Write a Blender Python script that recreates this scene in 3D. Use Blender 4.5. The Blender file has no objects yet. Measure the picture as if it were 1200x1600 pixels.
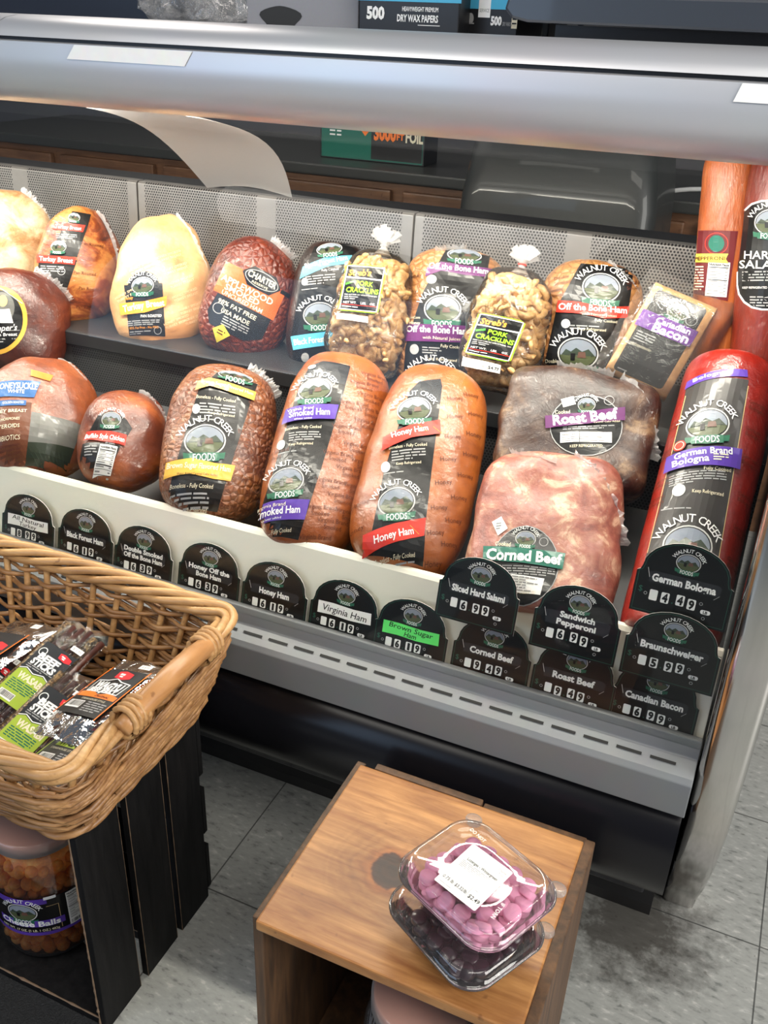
import bpy, bmesh, math, random
from mathutils import Vector, Matrix, Euler, noise
from mathutils.bvhtree import BVHTree
from mathutils.geometry import tessellate_polygon
PI = math.pi
rnd = random.Random(7)
sc = bpy.context.scene
COL = sc.collection

# ------------------------------------------------------------------ camera, world, light, exposure
def set_camera():
    y, p, r = [math.radians(a) for a in (23.0, 28.0, 2.25)]
    fw = Vector((-math.sin(y)*math.cos(p), math.cos(y)*math.cos(p), -math.sin(p)))
    rt = Vector((math.cos(y), math.sin(y), 0))
    dn = fw.cross(rt)
    R = rt*math.cos(r) - dn*math.sin(r)
    D = dn*math.cos(r) + rt*math.sin(r)
    cam = bpy.data.cameras.new('camera')
    cam.sensor_fit = 'HORIZONTAL'; cam.sensor_width = 36; cam.lens = 1450/1200*36
    cam.clip_start = 0.02
    o = bpy.data.objects.new('camera', cam); COL.objects.link(o)
    m = Matrix((R, -D, -fw)).transposed().to_4x4(); m.translation = (0, 0, 1.38)
    o.matrix_world = m
    sc.camera = o
set_camera()
w = bpy.data.worlds.new('shop_light'); sc.world = w; w.use_nodes = True
w.node_tree.nodes['Background'].inputs[0].default_value = (.62, .70, .85, 1)
w.node_tree.nodes['Background'].inputs[1].default_value = .13
def area(name, loc, target, sx, sy, power, color):
    l = bpy.data.lights.new(name, 'AREA'); l.shape = 'RECTANGLE'; l.size = sx; l.size_y = sy
    l.energy = power; l.color = color
    o = bpy.data.objects.new(name, l); COL.objects.link(o); o.location = loc
    o.rotation_euler = (Vector(target)-Vector(loc)).to_track_quat('-Z', 'Y').to_euler()
    return o
area('ceiling_lamp_light', (-1.5, -.7, 2.85), (-1.2, .6, 0), 1.6, 1.2, 21, (1, .95, .87))
area('ceiling_lamp_light', (.9, -.2, 2.85), (.7, .8, 0), 1.6, 1.2, 34, (1, .95, .87))
area('shop_window_daylight', (-2.6, -2.6, 1.7), (-.6, 1.2, .8), 2.2, 1.7, 27, (.52, .72, 1))
area('shop_door_daylight', (3.0, .2, 1.7), (.4, 1.5, .2), 1.6, 1.8, 95, (1, .97, .92))
area('back_counter_fill_light', (-2.2, 2.7, 2.5), (-1.2, 2.7, .6), .8, .5, 10, (1, .93, .85))  # fill light added to brighten the dark back counter, not a known fixture
CASE_LAMP_POWER = 21
sc.view_settings.view_transform = 'Standard'; sc.view_settings.look = 'None'
sc.view_settings.gamma = 1; sc.view_settings.use_curve_mapping = False
sc.view_settings.exposure = 0.4
sc.cycles.transparent_max_bounces = 24
sc.cycles.max_bounces = 10

# ------------------------------------------------------------------ materials
MATS = {}
def mat(name, color, rough=.5, metal=0, coat=0, spec=.5, bump=0, bscale=200, alpha=1, coat_rough=.05):
    if name in MATS: return MATS[name]
    m = bpy.data.materials.new(name); m.use_nodes = True
    nt = m.node_tree; b = nt.nodes['Principled BSDF']
    b.inputs['Base Color'].default_value = (*color, 1); b.inputs['Roughness'].default_value = rough
    b.inputs['Metallic'].default_value = metal; b.inputs['Coat Weight'].default_value = coat
    b.inputs['Coat Roughness'].default_value = coat_rough
    b.inputs['Specular IOR Level'].default_value = spec
    n = nt.nodes.new('ShaderNodeTexNoise'); n.inputs['Scale'].default_value = bscale; n.inputs['Detail'].default_value = 3
    tc = nt.nodes.new('ShaderNodeTexCoord'); nt.links.new(tc.outputs['Object'], n.inputs['Vector'])
    # slight procedural tone variation
    mx = nt.nodes.new('ShaderNodeMix'); mx.data_type = 'RGBA'; mx.blend_type = 'MULTIPLY'; mx.inputs[0].default_value = .12
    mx.inputs[6].default_value = (*color, 1); nt.links.new(n.outputs['Color'], mx.inputs[7]); 
    nt.links.new(mx.outputs[2], b.inputs['Base Color'])
    if bump:
        bp = nt.nodes.new('ShaderNodeBump'); bp.inputs['Strength'].default_value = bump; bp.inputs['Distance'].default_value = .002
        nt.links.new(n.outputs['Fac'], bp.inputs['Height']); nt.links.new(bp.outputs['Normal'], b.inputs['Normal'])
    MATS[name] = m
    return m
def node(nt, t, **kw):
    n = nt.nodes.new(t)
    for k, v in kw.items(): setattr(n, k, v)
    return n
def math_node(nt, op, a, b=None, clamp=False):
    n = nt.nodes.new('ShaderNodeMath'); n.operation = op; n.use_clamp = clamp
    for i, v in enumerate((a, b)):
        if v is None: continue
        if isinstance(v, (int, float)): n.inputs[i].default_value = v
        else: nt.links.new(v, n.inputs[i])
    return n.outputs[0]
def mixcol(nt, fac, a, b, mode='MIX'):
    n = nt.nodes.new('ShaderNodeMix'); n.data_type = 'RGBA'; n.blend_type = mode
    for i, v in ((0, fac), (6, a), (7, b)):
        if isinstance(v, (int, float)): n.inputs[i].default_value = v
        elif isinstance(v, tuple): n.inputs[i].default_value = (*v, 1)
        else: nt.links.new(v, n.inputs[i])
    return n.outputs[2]
def ramp(nt, fac, stops):
    r = nt.nodes.new('ShaderNodeValToRGB'); nt.links.new(fac, r.inputs[0])
    e = r.color_ramp.elements
    while len(e) < len(stops): e.new(.5)
    for i, (p, c) in enumerate(stops): e[i].position = p; e[i].color = (*c, 1)
    return r.outputs[0]
def noise_tex(nt, vec, scale, detail=4, rough=.55, dist=0):
    n = nt.nodes.new('ShaderNodeTexNoise'); n.inputs['Scale'].default_value = scale; n.inputs['Detail'].default_value = detail
    n.inputs['Roughness'].default_value = rough; n.inputs['Distortion'].default_value = dist
    if vec is not None: nt.links.new(vec, n.inputs['Vector'])
    return n.outputs['Fac']
def newmat(name):
    m = bpy.data.materials.new(name); m.use_nodes = True
    nt = m.node_tree; b = nt.nodes['Principled BSDF']
    tc = nt.nodes.new('ShaderNodeTexCoord')
    MATS[name] = m
    return m, nt, b, tc.outputs['Object']
def bump(nt, b, h, strength, dist=.003, to='Normal'):
    bp = nt.nodes.new('ShaderNodeBump'); bp.inputs['Strength'].default_value = strength; bp.inputs['Distance'].default_value = dist
    nt.links.new(h, bp.inputs['Height']); nt.links.new(bp.outputs['Normal'], b.inputs[to])

def meat_mat(name, stops, scale=14, net=0, coat=.5, stretch=(1, 1, 1), rough=.45, wr=1.0):
    """cooked meat seen through tight glossy film"""
    m, nt, b, o = newmat(name)
    mp = nt.nodes.new('ShaderNodeMapping'); mp.inputs['Scale'].default_value = stretch
    oi = nt.nodes.new('ShaderNodeObjectInfo'); mp2 = nt.nodes.new('ShaderNodeVectorMath'); mp2.operation = 'ADD'
    nt.links.new(o, mp2.inputs[0]); nt.links.new(oi.outputs['Location'], mp2.inputs[1])
    nt.links.new(mp2.outputs[0], mp.inputs['Vector'])
    v = mp.outputs[0]
    f = noise_tex(nt, v, scale, 7, .62, .6)
    stops = [(p_, tuple((ch*.92)**1.42 for ch in c_)) for p_, c_ in stops]
    c = ramp(nt, f, stops)
    f2 = noise_tex(nt, v, scale*7, 4, .6)
    c = mixcol(nt, .35, c, ramp(nt, f2, [(.3, (.45, .4, .36)), (.6, (1, 1, 1))]), 'MULTIPLY')
    nt.links.new(c, b.inputs['Base Color'])
    b.inputs['Roughness'].default_value = rough
    b.inputs['Coat Weight'].default_value = coat; b.inputs['Coat Roughness'].default_value = .07
    h = noise_tex(nt, v, 60, 4, .6)
    if net:
        vo = nt.nodes.new('ShaderNodeTexVoronoi'); vo.feature = 'DISTANCE_TO_EDGE'; vo.inputs['Scale'].default_value = net
        nt.links.new(o, vo.inputs['Vector'])
        e = math_node(nt, 'MULTIPLY', vo.outputs['Distance'], 2.2, True)
        c2 = mixcol(nt, .55, c, ramp(nt, e, [(0, (.35, .22, .12)), (.35, (1, 1, 1))]), 'MULTIPLY')
        nt.links.new(c2, b.inputs['Base Color'])
        h = math_node(nt, 'ADD', math_node(nt, 'MULTIPLY', h, .3), e)
        bump(nt, b, e, .7, .004)
    else:
        bump(nt, b, h, .35, .004)
    # film wrinkles
    wv = noise_tex(nt, v, 26, 5, .55, 1.5)
    wv2 = math_node(nt, 'ABSOLUTE', math_node(nt, 'SUBTRACT', wv, .5))
    bump(nt, b, wv2, .6*wr, .012, 'Coat Normal')
    return m

def thin_film(name, tint=(1, 1, 1), ior=1.45, rough=.04, white=0.0, wrinkle=0, wscale=40, boost=1.0):
    """thin clear plastic or glass: see-through, with a fresnel reflection and a little milky scatter"""
    m = bpy.data.materials.new(name); m.use_nodes = True; nt = m.node_tree
    nt.nodes.remove(nt.nodes['Principled BSDF']); out = nt.nodes['Material Output']
    tr = node(nt, 'ShaderNodeBsdfTransparent'); tr.inputs[0].default_value = (*tint, 1)
    gl = node(nt, 'ShaderNodeBsdfGlossy'); gl.inputs['Roughness'].default_value = rough
    fr = node(nt, 'ShaderNodeFresnel'); fr.inputs['IOR'].default_value = ior
    mx = node(nt, 'ShaderNodeMixShader')
    f = math_node(nt, 'MULTIPLY', fr.outputs[0], boost, True)
    nt.links.new(f, mx.inputs[0]); nt.links.new(tr.outputs[0], mx.inputs[1]); nt.links.new(gl.outputs[0], mx.inputs[2])
    last = mx.outputs[0]
    if white:
        d1 = node(nt, 'ShaderNodeBsdfDiffuse'); d1.inputs[0].default_value = (.9, .9, .9, 1)
        d2 = node(nt, 'ShaderNodeBsdfTranslucent'); d2.inputs[0].default_value = (.9, .9, .88, 1)
        df = node(nt, 'ShaderNodeMixShader'); nt.links.new(d1.outputs[0], df.inputs[1]); nt.links.new(d2.outputs[0], df.inputs[2])
        m2 = node(nt, 'ShaderNodeMixShader'); m2.inputs[0].default_value = white
        nt.links.new(last, m2.inputs[1]); nt.links.new(df.outputs[0], m2.inputs[2]); last = m2.outputs[0]
    if wrinkle:
        tc = node(nt, 'ShaderNodeTexCoord'); h = noise_tex(nt, tc.outputs['Object'], wscale, 4, .6, 1.0)
        bp = node(nt, 'ShaderNodeBump'); bp.inputs['Strength'].default_value = wrinkle; bp.inputs['Distance'].default_value = .01
        nt.links.new(h, bp.inputs['Height']); nt.links.new(bp.outputs[0], gl.inputs['Normal']); nt.links.new(bp.outputs[0], fr.inputs['Normal'])
    nt.links.new(last, out.inputs['Surface'])
    MATS[name] = m
    return m

def wood_mat(name, dark, light, axis=0, scale=6, rough=.5, knots=()):
    m, nt, b, o = newmat(name)
    mp = nt.nodes.new('ShaderNodeMapping'); s = [14, 14, 14]; s[axis] = 1.6; mp.inputs['Scale'].default_value = s
    v = o
    nt.links.new(v, mp.inputs['Vector'])
    f = noise_tex(nt, mp.outputs[0], 5.0, 6, .6, .4)
    ring = None
    for (kx, ky, kr) in knots:
        sx = nt.nodes.new('ShaderNodeSeparateXYZ'); nt.links.new(o, sx.inputs[0])
        nz = math_node(nt, 'MULTIPLY', math_node(nt, 'SUBTRACT', noise_tex(nt, o, 25, 3), .5), kr*1.4)
        dx = math_node(nt, 'SUBTRACT', sx.outputs[0], kx); dy = math_node(nt, 'SUBTRACT', sx.outputs[1], ky)
        d = math_node(nt, 'ADD', math_node(nt, 'SQRT', math_node(nt, 'ADD', math_node(nt, 'MULTIPLY', dx, dx), math_node(nt, 'MULTIPLY', dy, dy))), nz)
        q = math_node(nt, 'DIVIDE', d, kr)
        ring = (q, d)
    c = ramp(nt, f, [(.32, dark), (.52, tuple((a+b_)/2 for a, b_ in zip(dark, light))), (.68, light)])
    blot = noise_tex(nt, o, 9, 4, .6)
    c = mixcol(nt, .5, c, ramp(nt, blot, [(.3, (.55, .45, .38)), (.6, (1, 1, 1))]), 'MULTIPLY')
    spots = noise_tex(nt, o, 48, 2, .5)
    c = mixcol(nt, .6, c, ramp(nt, spots, [(.24, (.3, .2, .13)), (.3, (1, 1, 1))]), 'MULTIPLY')
    if ring:
        q, d = ring
        wv = math_node(nt, 'SINE', math_node(nt, 'MULTIPLY', d, 520))
        near = math_node(nt, 'SUBTRACT', 1.0, math_node(nt, 'DIVIDE', q, 4.0), True)
        rr = math_node(nt, 'MULTIPLY', math_node(nt, 'ADD', math_node(nt, 'MULTIPLY', wv, .5), .5), math_node(nt, 'MULTIPLY', near, .6), True)
        c = mixcol(nt, rr, c, mixcol(nt, .7, c, (.25, .11, .04), 'MULTIPLY'))
        halo = ramp(nt, math_node(nt, 'DIVIDE', q, 2.0), [(.42, (.1, .055, .03)), (.50, (.16, .06, .025)), (.58, (1, .75, .55)), (.9, (1, 1, 1))])
        c = mixcol(nt, 1.0, c, halo, 'MULTIPLY')
    nt.links.new(c, b.inputs['Base Color']); b.inputs['Roughness'].default_value = rough
    bump(nt, b, f, .25, .002)
    return m

def perf_mat(name, base, pitch=.0062, width=.66, x0=0.0, strips=(), metal=.7, rough=.38):
    """punched sheet steel: staggered round holes between plain margins"""
    m, nt, b, o = newmat(name)
    sx = nt.nodes.new('ShaderNodeSeparateXYZ'); nt.links.new(o, sx.inputs[0])
    u = math_node(nt, 'DIVIDE', sx.outputs[0], pitch); v = math_node(nt, 'DIVIDE', sx.outputs[2], pitch*.87)
    row = math_node(nt, 'FLOOR', v)
    half = math_node(nt, 'MULTIPLY', math_node(nt, 'MODULO', math_node(nt, 'ABSOLUTE', row), 2.0), .5)
    fu = math_node(nt, 'SUBTRACT', math_node(nt, 'FRACT', math_node(nt, 'ADD', u, half)), .5)
    fv = math_node(nt, 'MULTIPLY', math_node(nt, 'SUBTRACT', math_node(nt, 'FRACT', v), .5), .87)
    d = math_node(nt, 'SQRT', math_node(nt, 'ADD', math_node(nt, 'MULTIPLY', fu, fu), math_node(nt, 'MULTIPLY', fv, fv)))
    hole = math_node(nt, 'LESS_THAN', d, .30)
    # plain margins: repeat every `width`, plain strip at its ends and middle
    t = math_node(nt, 'FRACT', math_node(nt, 'DIVIDE', math_node(nt, 'SUBTRACT', sx.outputs[0], x0), width/2))
    inside = math_node(nt, 'MULTIPLY', math_node(nt, 'GREATER_THAN', t, .07), math_node(nt, 'LESS_THAN', t, .93))
    hole = math_node(nt, 'MULTIPLY', hole, inside)
    n = noise_tex(nt, o, 14, 4)
    c = mixcol(nt, .5, base, ramp(nt, n, [(.3, (.6, .6, .6)), (.7, (1, 1, 1))]), 'MULTIPLY')
    c = mixcol(nt, hole, c, (.006, .006, .007))
    nt.links.new(c, b.inputs['Base Color'])
    nt.links.new(math_node(nt, 'MULTIPLY', math_node(nt, 'SUBTRACT', 1.0, hole), metal), b.inputs['Metallic'])
    b.inputs['Roughness'].default_value = rough
    return m

# ------------------------------------------------------------------ mesh helpers
class Geo:
    def __init__(s): s.v = []; s.f = []; s.m = []
    def add(s, vs, fs, mi=0):
        b = len(s.v); s.v += [tuple(p) for p in vs]; s.f += [tuple(i+b for i in f) for f in fs]; s.m += [mi]*len(fs); return s
    def box(s, x0, y0, z0, x1, y1, z1, mi=0, M=None):
        vs = [Vector((x, y, z)) for x in (x0, x1) for y in (y0, y1) for z in (z0, z1)]
        if M: vs = [M @ p for p in vs]
        return s.add(vs, [(0, 1, 3, 2), (4, 6, 7, 5), (0, 4, 5, 1), (2, 3, 7, 6), (0, 2, 6, 4), (1, 5, 7, 3)], mi)
    def loft(s, rings, closed=True, cap0=False, cap1=False, mi=0):
        n = len(rings[0]); vs = [p for r in rings for p in r]; fs = []
        for i in range(len(rings)-1):
            for j in range(n if closed else n-1):
                k = (j+1) % n
                fs.append((i*n+j, i*n+k, (i+1)*n+k, (i+1)*n+j))
        if cap0: fs.append(tuple(reversed(range(n))))
        if cap1: fs.append(tuple((len(rings)-1)*n+j for j in range(n)))
        return s.add(vs, fs, mi)
    def tube(s, pts, r, sides=6, closed=False, mi=0, flat=1.0):
        pts = [Vector(p) for p in pts]; n = len(pts); rings = []
        for i, p in enumerate(pts):
            a = pts[(i-1) % n] if (closed or i) else p; b = pts[(i+1) % n] if (closed or i < n-1) else p
            t = (b-a).normalized(); up = Vector((0, 0, 1)) if abs(t.z) < .9 else Vector((1, 0, 0))
            sd = t.cross(up).normalized(); u2 = sd.cross(t)
            rr = r(i/(n-1)) if callable(r) else r
            rings.append([p+sd*(rr*flat*math.cos(2*PI*k/sides))+u2*(rr*math.sin(2*PI*k/sides)) for k in range(sides)])
        if closed: rings.append(rings[0])
        return s.loft(rings, True, not closed, not closed, mi)
    def lathe(s, prof, n=32, mi=0, c=(0, 0, 0)):
        rings = [[(c[0]+r*math.cos(2*PI*k/n), c[1]+r*math.sin(2*PI*k/n), c[2]+z) for k in range(n)] for r, z in prof]
        return s.loft(rings, True, prof[0][0] > 1e-4, prof[-1][0] > 1e-4, mi)
    def prism(s, poly, x0, x1, mi=0, axis='x'):
        """polygon in (y,z) swept along x, or (x,y) along z"""
        n = len(poly)
        if axis == 'x': a = [(x0, p[0], p[1]) for p in poly]; b = [(x1, p[0], p[1]) for p in poly]
        else: a = [(p[0], p[1], x0) for p in poly]; b = [(p[0], p[1], x1) for p in poly]
        return s.add(a+b, [tuple((j, (j+1) % n, n+(j+1) % n, n+j)) for j in range(n)] + [tuple(reversed(range(n))), tuple(range(n, 2*n))], mi)
    def mesh(s, name, mats, smooth=False, bevel=0):
        me = bpy.data.meshes.new(name); me.from_pydata(s.v, [], s.f); me.update()
        for m in mats if isinstance(mats, (list, tuple)) else [mats]: me.materials.append(m)
        for i, p in enumerate(me.polygons): p.material_index = s.m[i]; p.use_smooth = smooth
        bm = bmesh.new(); bm.from_mesh(me); bmesh.ops.recalc_face_normals(bm, faces=bm.faces)
        if bevel:
            bmesh.ops.bevel(bm, geom=[e for e in bm.edges if e.is_manifold and e.calc_face_angle(0) > .6], offset=bevel, segments=2, affect='EDGES', profile=.6)
        bm.to_mesh(me); bm.free()
        return me
    def build(s, name, mats, parent=None, smooth=False, bevel=0, loc=None, auto=None):
        me = s.mesh(name, mats, smooth, bevel)
        if auto is not None: me.set_sharp_from_angle(angle=auto)
        return link(name, me, parent, loc)
def link(name, me, parent=None, loc=None):
    o = bpy.data.objects.new(name, me); COL.objects.link(o)
    if parent: o.parent = parent
    if loc: o.location = loc
    return o
def tag(o, label=None, cat=None, group=None, kind=None):
    if label: o['label'] = label
    if cat: o['category'] = cat
    if group: o['group'] = group
    if kind: o['kind'] = kind
    return o
def thing(name, label, cat, loc=(0, 0, 0), rot=None, group=None):
    o = bpy.data.objects.new(name, None); COL.objects.link(o); o.empty_display_size = .05
    if isinstance(rot, Matrix): o.matrix_world = Matrix.Translation(loc) @ rot.to_4x4()
    else:
        o.location = loc
        if rot: o.rotation_euler = rot
    return tag(o, label, cat, group)

# ------------------------------------------------------------------ printed art (labels, signs): flat shapes in drawing units laid on a surface
_TXT = {}
def text_mesh(s, bold):
    k = (s, bold)
    if k not in _TXT:
        cu = bpy.data.curves.new('t', 'FONT'); cu.body = s; cu.size = 1; cu.offset = bold; cu.resolution_u = 2; cu.fill_mode = 'FRONT'; cu.dimensions = '2D'
        o = bpy.data.objects.new('t', cu); me = bpy.data.meshes.new_from_object(o)
        vs = [(p.co.x, p.co.y) for p in me.vertices]; fs = [tuple(p.vertices) for p in me.polygons]
        x0 = min([p[0] for p in vs] or [0]); x1 = max([p[0] for p in vs] or [0])
        _TXT[k] = (vs, fs, x0, x1)
        bpy.data.objects.remove(o); bpy.data.curves.remove(cu); bpy.data.meshes.remove(me)
    return _TXT[k]
class Art:
    """M: affine drawing units -> local metres (x right, y up in the drawing surface). Units have y DOWN by default."""
    def __init__(s, M=(1, 0, 0, 0, -1, 0)):
        s.base = s.M = Matrix(((M[0], M[1], M[2]), (M[3], M[4], M[5]), (0, 0, 1))); s.items = []; s.names = []
    def frame(s, p0=None, p1=None, p2=None, w=1, h=1):
        if p0 is None: s.M = s.base; return s
        a = Matrix((((p1[0]-p0[0])/w, (p2[0]-p0[0])/h, p0[0]), ((p1[1]-p0[1])/w, (p2[1]-p0[1])/h, p0[1]), (0, 0, 1)))
        s.M = s.base @ a; return s
    def mi(s, m):
        if m not in s.names: s.names.append(m)
        return s.names.index(m)
    def tri(s, pts, fs, m, layer):
        s.items.append(([tuple((s.M @ Vector((x, y, 1)))[:2]) for x, y in pts], fs, s.mi(m), layer))
    def poly(s, pts, m, layer=1):
        if len(pts) > 4: fs = tessellate_polygon([[Vector((x, y, 0)) for x, y in pts]])
        else: fs = [tuple(range(len(pts)))]
        s.tri(pts, [tuple(f) for f in fs], m, layer)
    def rect(s, x0, y0, x1, y1, m, layer=1, r=0):
        if not r: return s.poly([(x0, y0), (x1, y0), (x1, y1), (x0, y1)], m, layer)
        p = []
        for cx, cy, a0 in ((x1-r, y1-r, 0), (x0+r, y1-r, 90), (x0+r, y0+r, 180), (x1-r, y0+r, 270)):
            for k in range(5): a = math.radians(a0+k*22.5); p.append((cx+r*math.cos(a), cy+r*math.sin(a)))
        s.poly(p, m, layer)
    def ell(s, cx, cy, rx, ry, m, layer=1, n=28, rot=0, half=None):
        c, sn = math.cos(rot), math.sin(rot); p = []
        a0, a1 = (0, 2*PI) if half is None else half
        for k in range(n if half is None else n+1):
            a = a0+(a1-a0)*k/n; x, y = rx*math.cos(a), ry*math.sin(a); p.append((cx+x*c-y*sn, cy+x*sn+y*c))
        s.poly(p, m, layer)
    def ring(s, cx, cy, rx, ry, t, m, layer=1, n=32, rot=0):
        c, sn = math.cos(rot), math.sin(rot); pts = []
        for k in range(n):
            a = 2*PI*k/n
            for q in (0, 1):
                x, y = (rx-q*t)*math.cos(a), (ry-q*t)*math.sin(a); pts.append((cx+x*c-y*sn, cy+x*sn+y*c))
        s.tri(pts, [(2*k, 2*((k+1) % n), 2*((k+1) % n)+1, 2*k+1) for k in range(n)], m, layer)
    def line(s, x0, y0, x1, y1, t, m, layer=1):
        d = Vector((x1-x0, y1-y0)); n = Vector((-d.y, d.x)).normalized()*t/2
        s.poly([(x0+n.x, y0+n.y), (x1+n.x, y1+n.y), (x1-n.x, y1-n.y), (x0-n.x, y0-n.y)], m, layer)
    def text(s, t, x, y, size, m, layer=3, rot=0, width=None, bold=.012, align='c', shear=0):
        vs, fs, x0, x1 = text_mesh(t, bold); L = x1-x0 or 1
        sx = size if width is None else width/L
        c, sn = math.cos(math.radians(rot)), math.sin(math.radians(rot)); off = {'c': (x0+x1)/2, 'l': x0, 'r': x1}[align]
        pts = []
        for px, py in vs:
            X = (px-off)*sx+shear*py*size; Y = -(py-.35)*size
            pts.append((x+X*c-Y*sn, y+X*sn+Y*c))
        s.tri(pts, fs, m, layer)
    def arc(s, t, cx, cy, r, size, m, layer=3, span=120, bold=.01, mid=-90, ry=None):
        """text along the top of an oval"""
        ry = ry or r
        W = [text_mesh(ch, bold) if ch != ' ' else None for ch in t]
        adv = [(q[3]-q[2]+.1) if q else .3 for q in W]; tot = sum(adv); pos = 0
        for q, a in zip(W, adv):
            ang = math.radians(mid+span*((pos+a/2)/tot-.5)); pos += a
            if not q: continue
            tx, ty = -r*math.sin(ang), ry*math.cos(ang); l = math.hypot(tx, ty); tx, ty = tx/l, ty/l
            mx = (q[2]+q[3])/2; pts = []
            for px, py in q[0]:
                X = (px-mx)*size; Y = py*size
                pts.append((cx+r*math.cos(ang)+X*tx+Y*ty, cy+ry*math.sin(ang)+X*ty-Y*tx))
            s.tri(pts, q[1], m, layer)
    def fine(s, x0, y0, x1, rows, dy, m, layer=2, t=None, slope=0, seed=1):
        """rows of print too small to read"""
        r = random.Random(seed); t = t or dy*.45
        for k in range(rows):
            y = y0+k*dy; x = x0
            end = x1 if k < rows-1 else x0+(x1-x0)*r.uniform(.4, .9)
            while x < end:
                L = min(r.uniform(2, 6)*dy*.8, end-x)
                if L > dy*.3: s.poly([(x, y+slope*(x-x0)), (x+L, y+slope*(x+L-x0)), (x+L, y+t+slope*(x+L-x0)), (x, y+t+slope*(x-x0))], m, layer)
                x += L+dy*.5
    def facts(s, p0, p1, p2, title=True, seed=3):
        s_m = s.M; s.frame(p0, p1, p2, 40, 70)
        s.rect(0, 0, 40, 70, 'white', 3)
        if title: s.text('Nutrition Facts', 20, 5, 7, 'ink', 4, width=36, bold=.03)
        y = 10
        r = random.Random(seed)
        for k in range(9):
            s.rect(2, y, 38, y+(1.6 if k in (0, 4) else .6), 'ink', 4); s.rect(3, y+2.6, 3+r.uniform(10, 22), y+4.4, 'grey_ink', 4); s.rect(32, y+2.6, 37, y+4.4, 'grey_ink', 4); y += 6.4
        s.M = s_m
    def barcode(s, x0, y0, x1, y1, layer=3, seed=2):
        r = random.Random(seed); s.rect(x0, y0, x1, y1, 'white', layer); x = x0+(x1-x0)*.08
        while x < x1-(x1-x0)*.08:
            wd = (x1-x0)*r.choice((.015, .03, .045)); s.rect(x, y0+(y1-y0)*.08, x+wd, y1-(y1-y0)*.2, 'ink', layer+1); x += wd+(x1-x0)*r.choice((.02, .035))
    def emblem(s, cx, cy, rx, rot=0, words=True, ry=None, layer=2, dull=False):
        """oval landscape badge with an arched name above and a green ribbon below"""
        old = s.M; ry = ry or rx*.78
        c, sn = math.cos(math.radians(rot)), math.sin(math.radians(rot))
        s.M = s.M @ Matrix(((c, -sn, cx), (sn, c, cy), (0, 0, 1)))
        s.ell(0, 0, rx, ry, 'badge_rim', layer); s.ell(0, 0, rx*.93, ry*.92, 'ink', layer+1); s.ell(0, 0, rx*.88, ry*.86, 'badge_sky', layer+2)
        s.ell(0, 0, rx*.88, ry*.86, 'badge_field', layer+3, n=18, half=(math.radians(8), math.radians(172)))
        s.poly([(-.8*rx, .1*ry), (-.6*rx, -.25*ry), (-.35*rx, -.1*ry), (-.1*rx, -.35*ry), (.2*rx, -.12*ry), (.5*rx, -.3*ry), (.82*rx, .12*ry)], 'badge_trees', layer+4)
        s.poly([(.02*rx, -.1*ry), (.35*rx, -.1*ry), (.4*rx, .25*ry), (-.02*rx, .25*ry)], 'badge_house', layer+5)
        s.poly([(-.36*rx, .0), (-.12*rx, .0), (-.14*rx, .42*ry), (-.34*rx, .42*ry)], 'ink', layer+5)
        g = 'badge_ribbon'
        s.poly([(-.7*rx, .78*ry), (.7*rx, .78*ry), (.72*rx, 1.25*ry), (0, 1.35*ry), (-.72*rx, 1.25*ry)], g, layer+6)
        s.poly([(-1.0*rx, .72*ry), (-.68*rx, .82*ry), (-.7*rx, 1.15*ry), (-.95*rx, 1.12*ry)], g, layer+5)
        s.poly([(1.0*rx, .72*ry), (.68*rx, .82*ry), (.7*rx, 1.15*ry), (.95*rx, 1.12*ry)], g, layer+5)
        s.text('FOODS', 0, 1.04*ry, .46*rx, 'white', layer+7, width=1.05*rx, bold=.01)
        if words: s.arc('WALNUT CREEK', 0, 0, rx*1.13, rx*.46, 'white', layer+3, span=150, ry=ry*1.16, bold=.004)
        s.M = old
    def build(s, name, parent, proj, step=.008, lift=.0004, base=.0005, loc=None):
        V, F, MI = [], [], []
        for pts, fs, mi, layer in s.items:
            bm = bmesh.new(); bv = [bm.verts.new((x, y, 0)) for x, y in pts]
            for f in fs:
                try: bm.faces.new([bv[i] for i in f])
                except ValueError: pass
            if step:
                xs = [p[0] for p in pts]; ys = [p[1] for p in pts]
                for ax, lo, hi in ((0, min(xs), max(xs)), (1, min(ys), max(ys))):
                    n = Vector((1, 0, 0)) if ax == 0 else Vector((0, 1, 0))
                    k = math.ceil(lo/step+1e-6)
                    while k*step < hi-1e-6:
                        bmesh.ops.bisect_plane(bm, geom=bm.verts[:]+bm.edges[:]+bm.faces[:], dist=1e-6, plane_co=n*k*step, plane_no=n); k += 1
            bm.verts.index_update(); b0 = len(V); ok = []
            for v in bm.verts:
                p = proj(v.co.x, v.co.y, base+lift*layer); ok.append(p is not None); V.append(p or (0, 0, 0))
            for f in bm.faces:
                ids = [v.index for v in f.verts]
                if all(ok[i] for i in ids): F.append(tuple(i+b0 for i in ids)); MI.append(mi)
            bm.free()
        used = sorted({i for f in F for i in f}); re = {o: n for n, o in enumerate(used)}
        me = bpy.data.meshes.new(name); me.from_pydata([V[i] for i in used], [], [tuple(re[i] for i in f) for f in F]); me.update()
        for n in s.names: me.materials.append(INK[n])
        for i, p in enumerate(me.polygons): p.material_index = MI[i]
        return link(name, me, parent, loc)
INK = {}
def ink(n, c, rough=.38, coat=.12): INK[n] = mat('print_'+n, c, rough, 0, coat, spec=.3, bscale=90)
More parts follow.
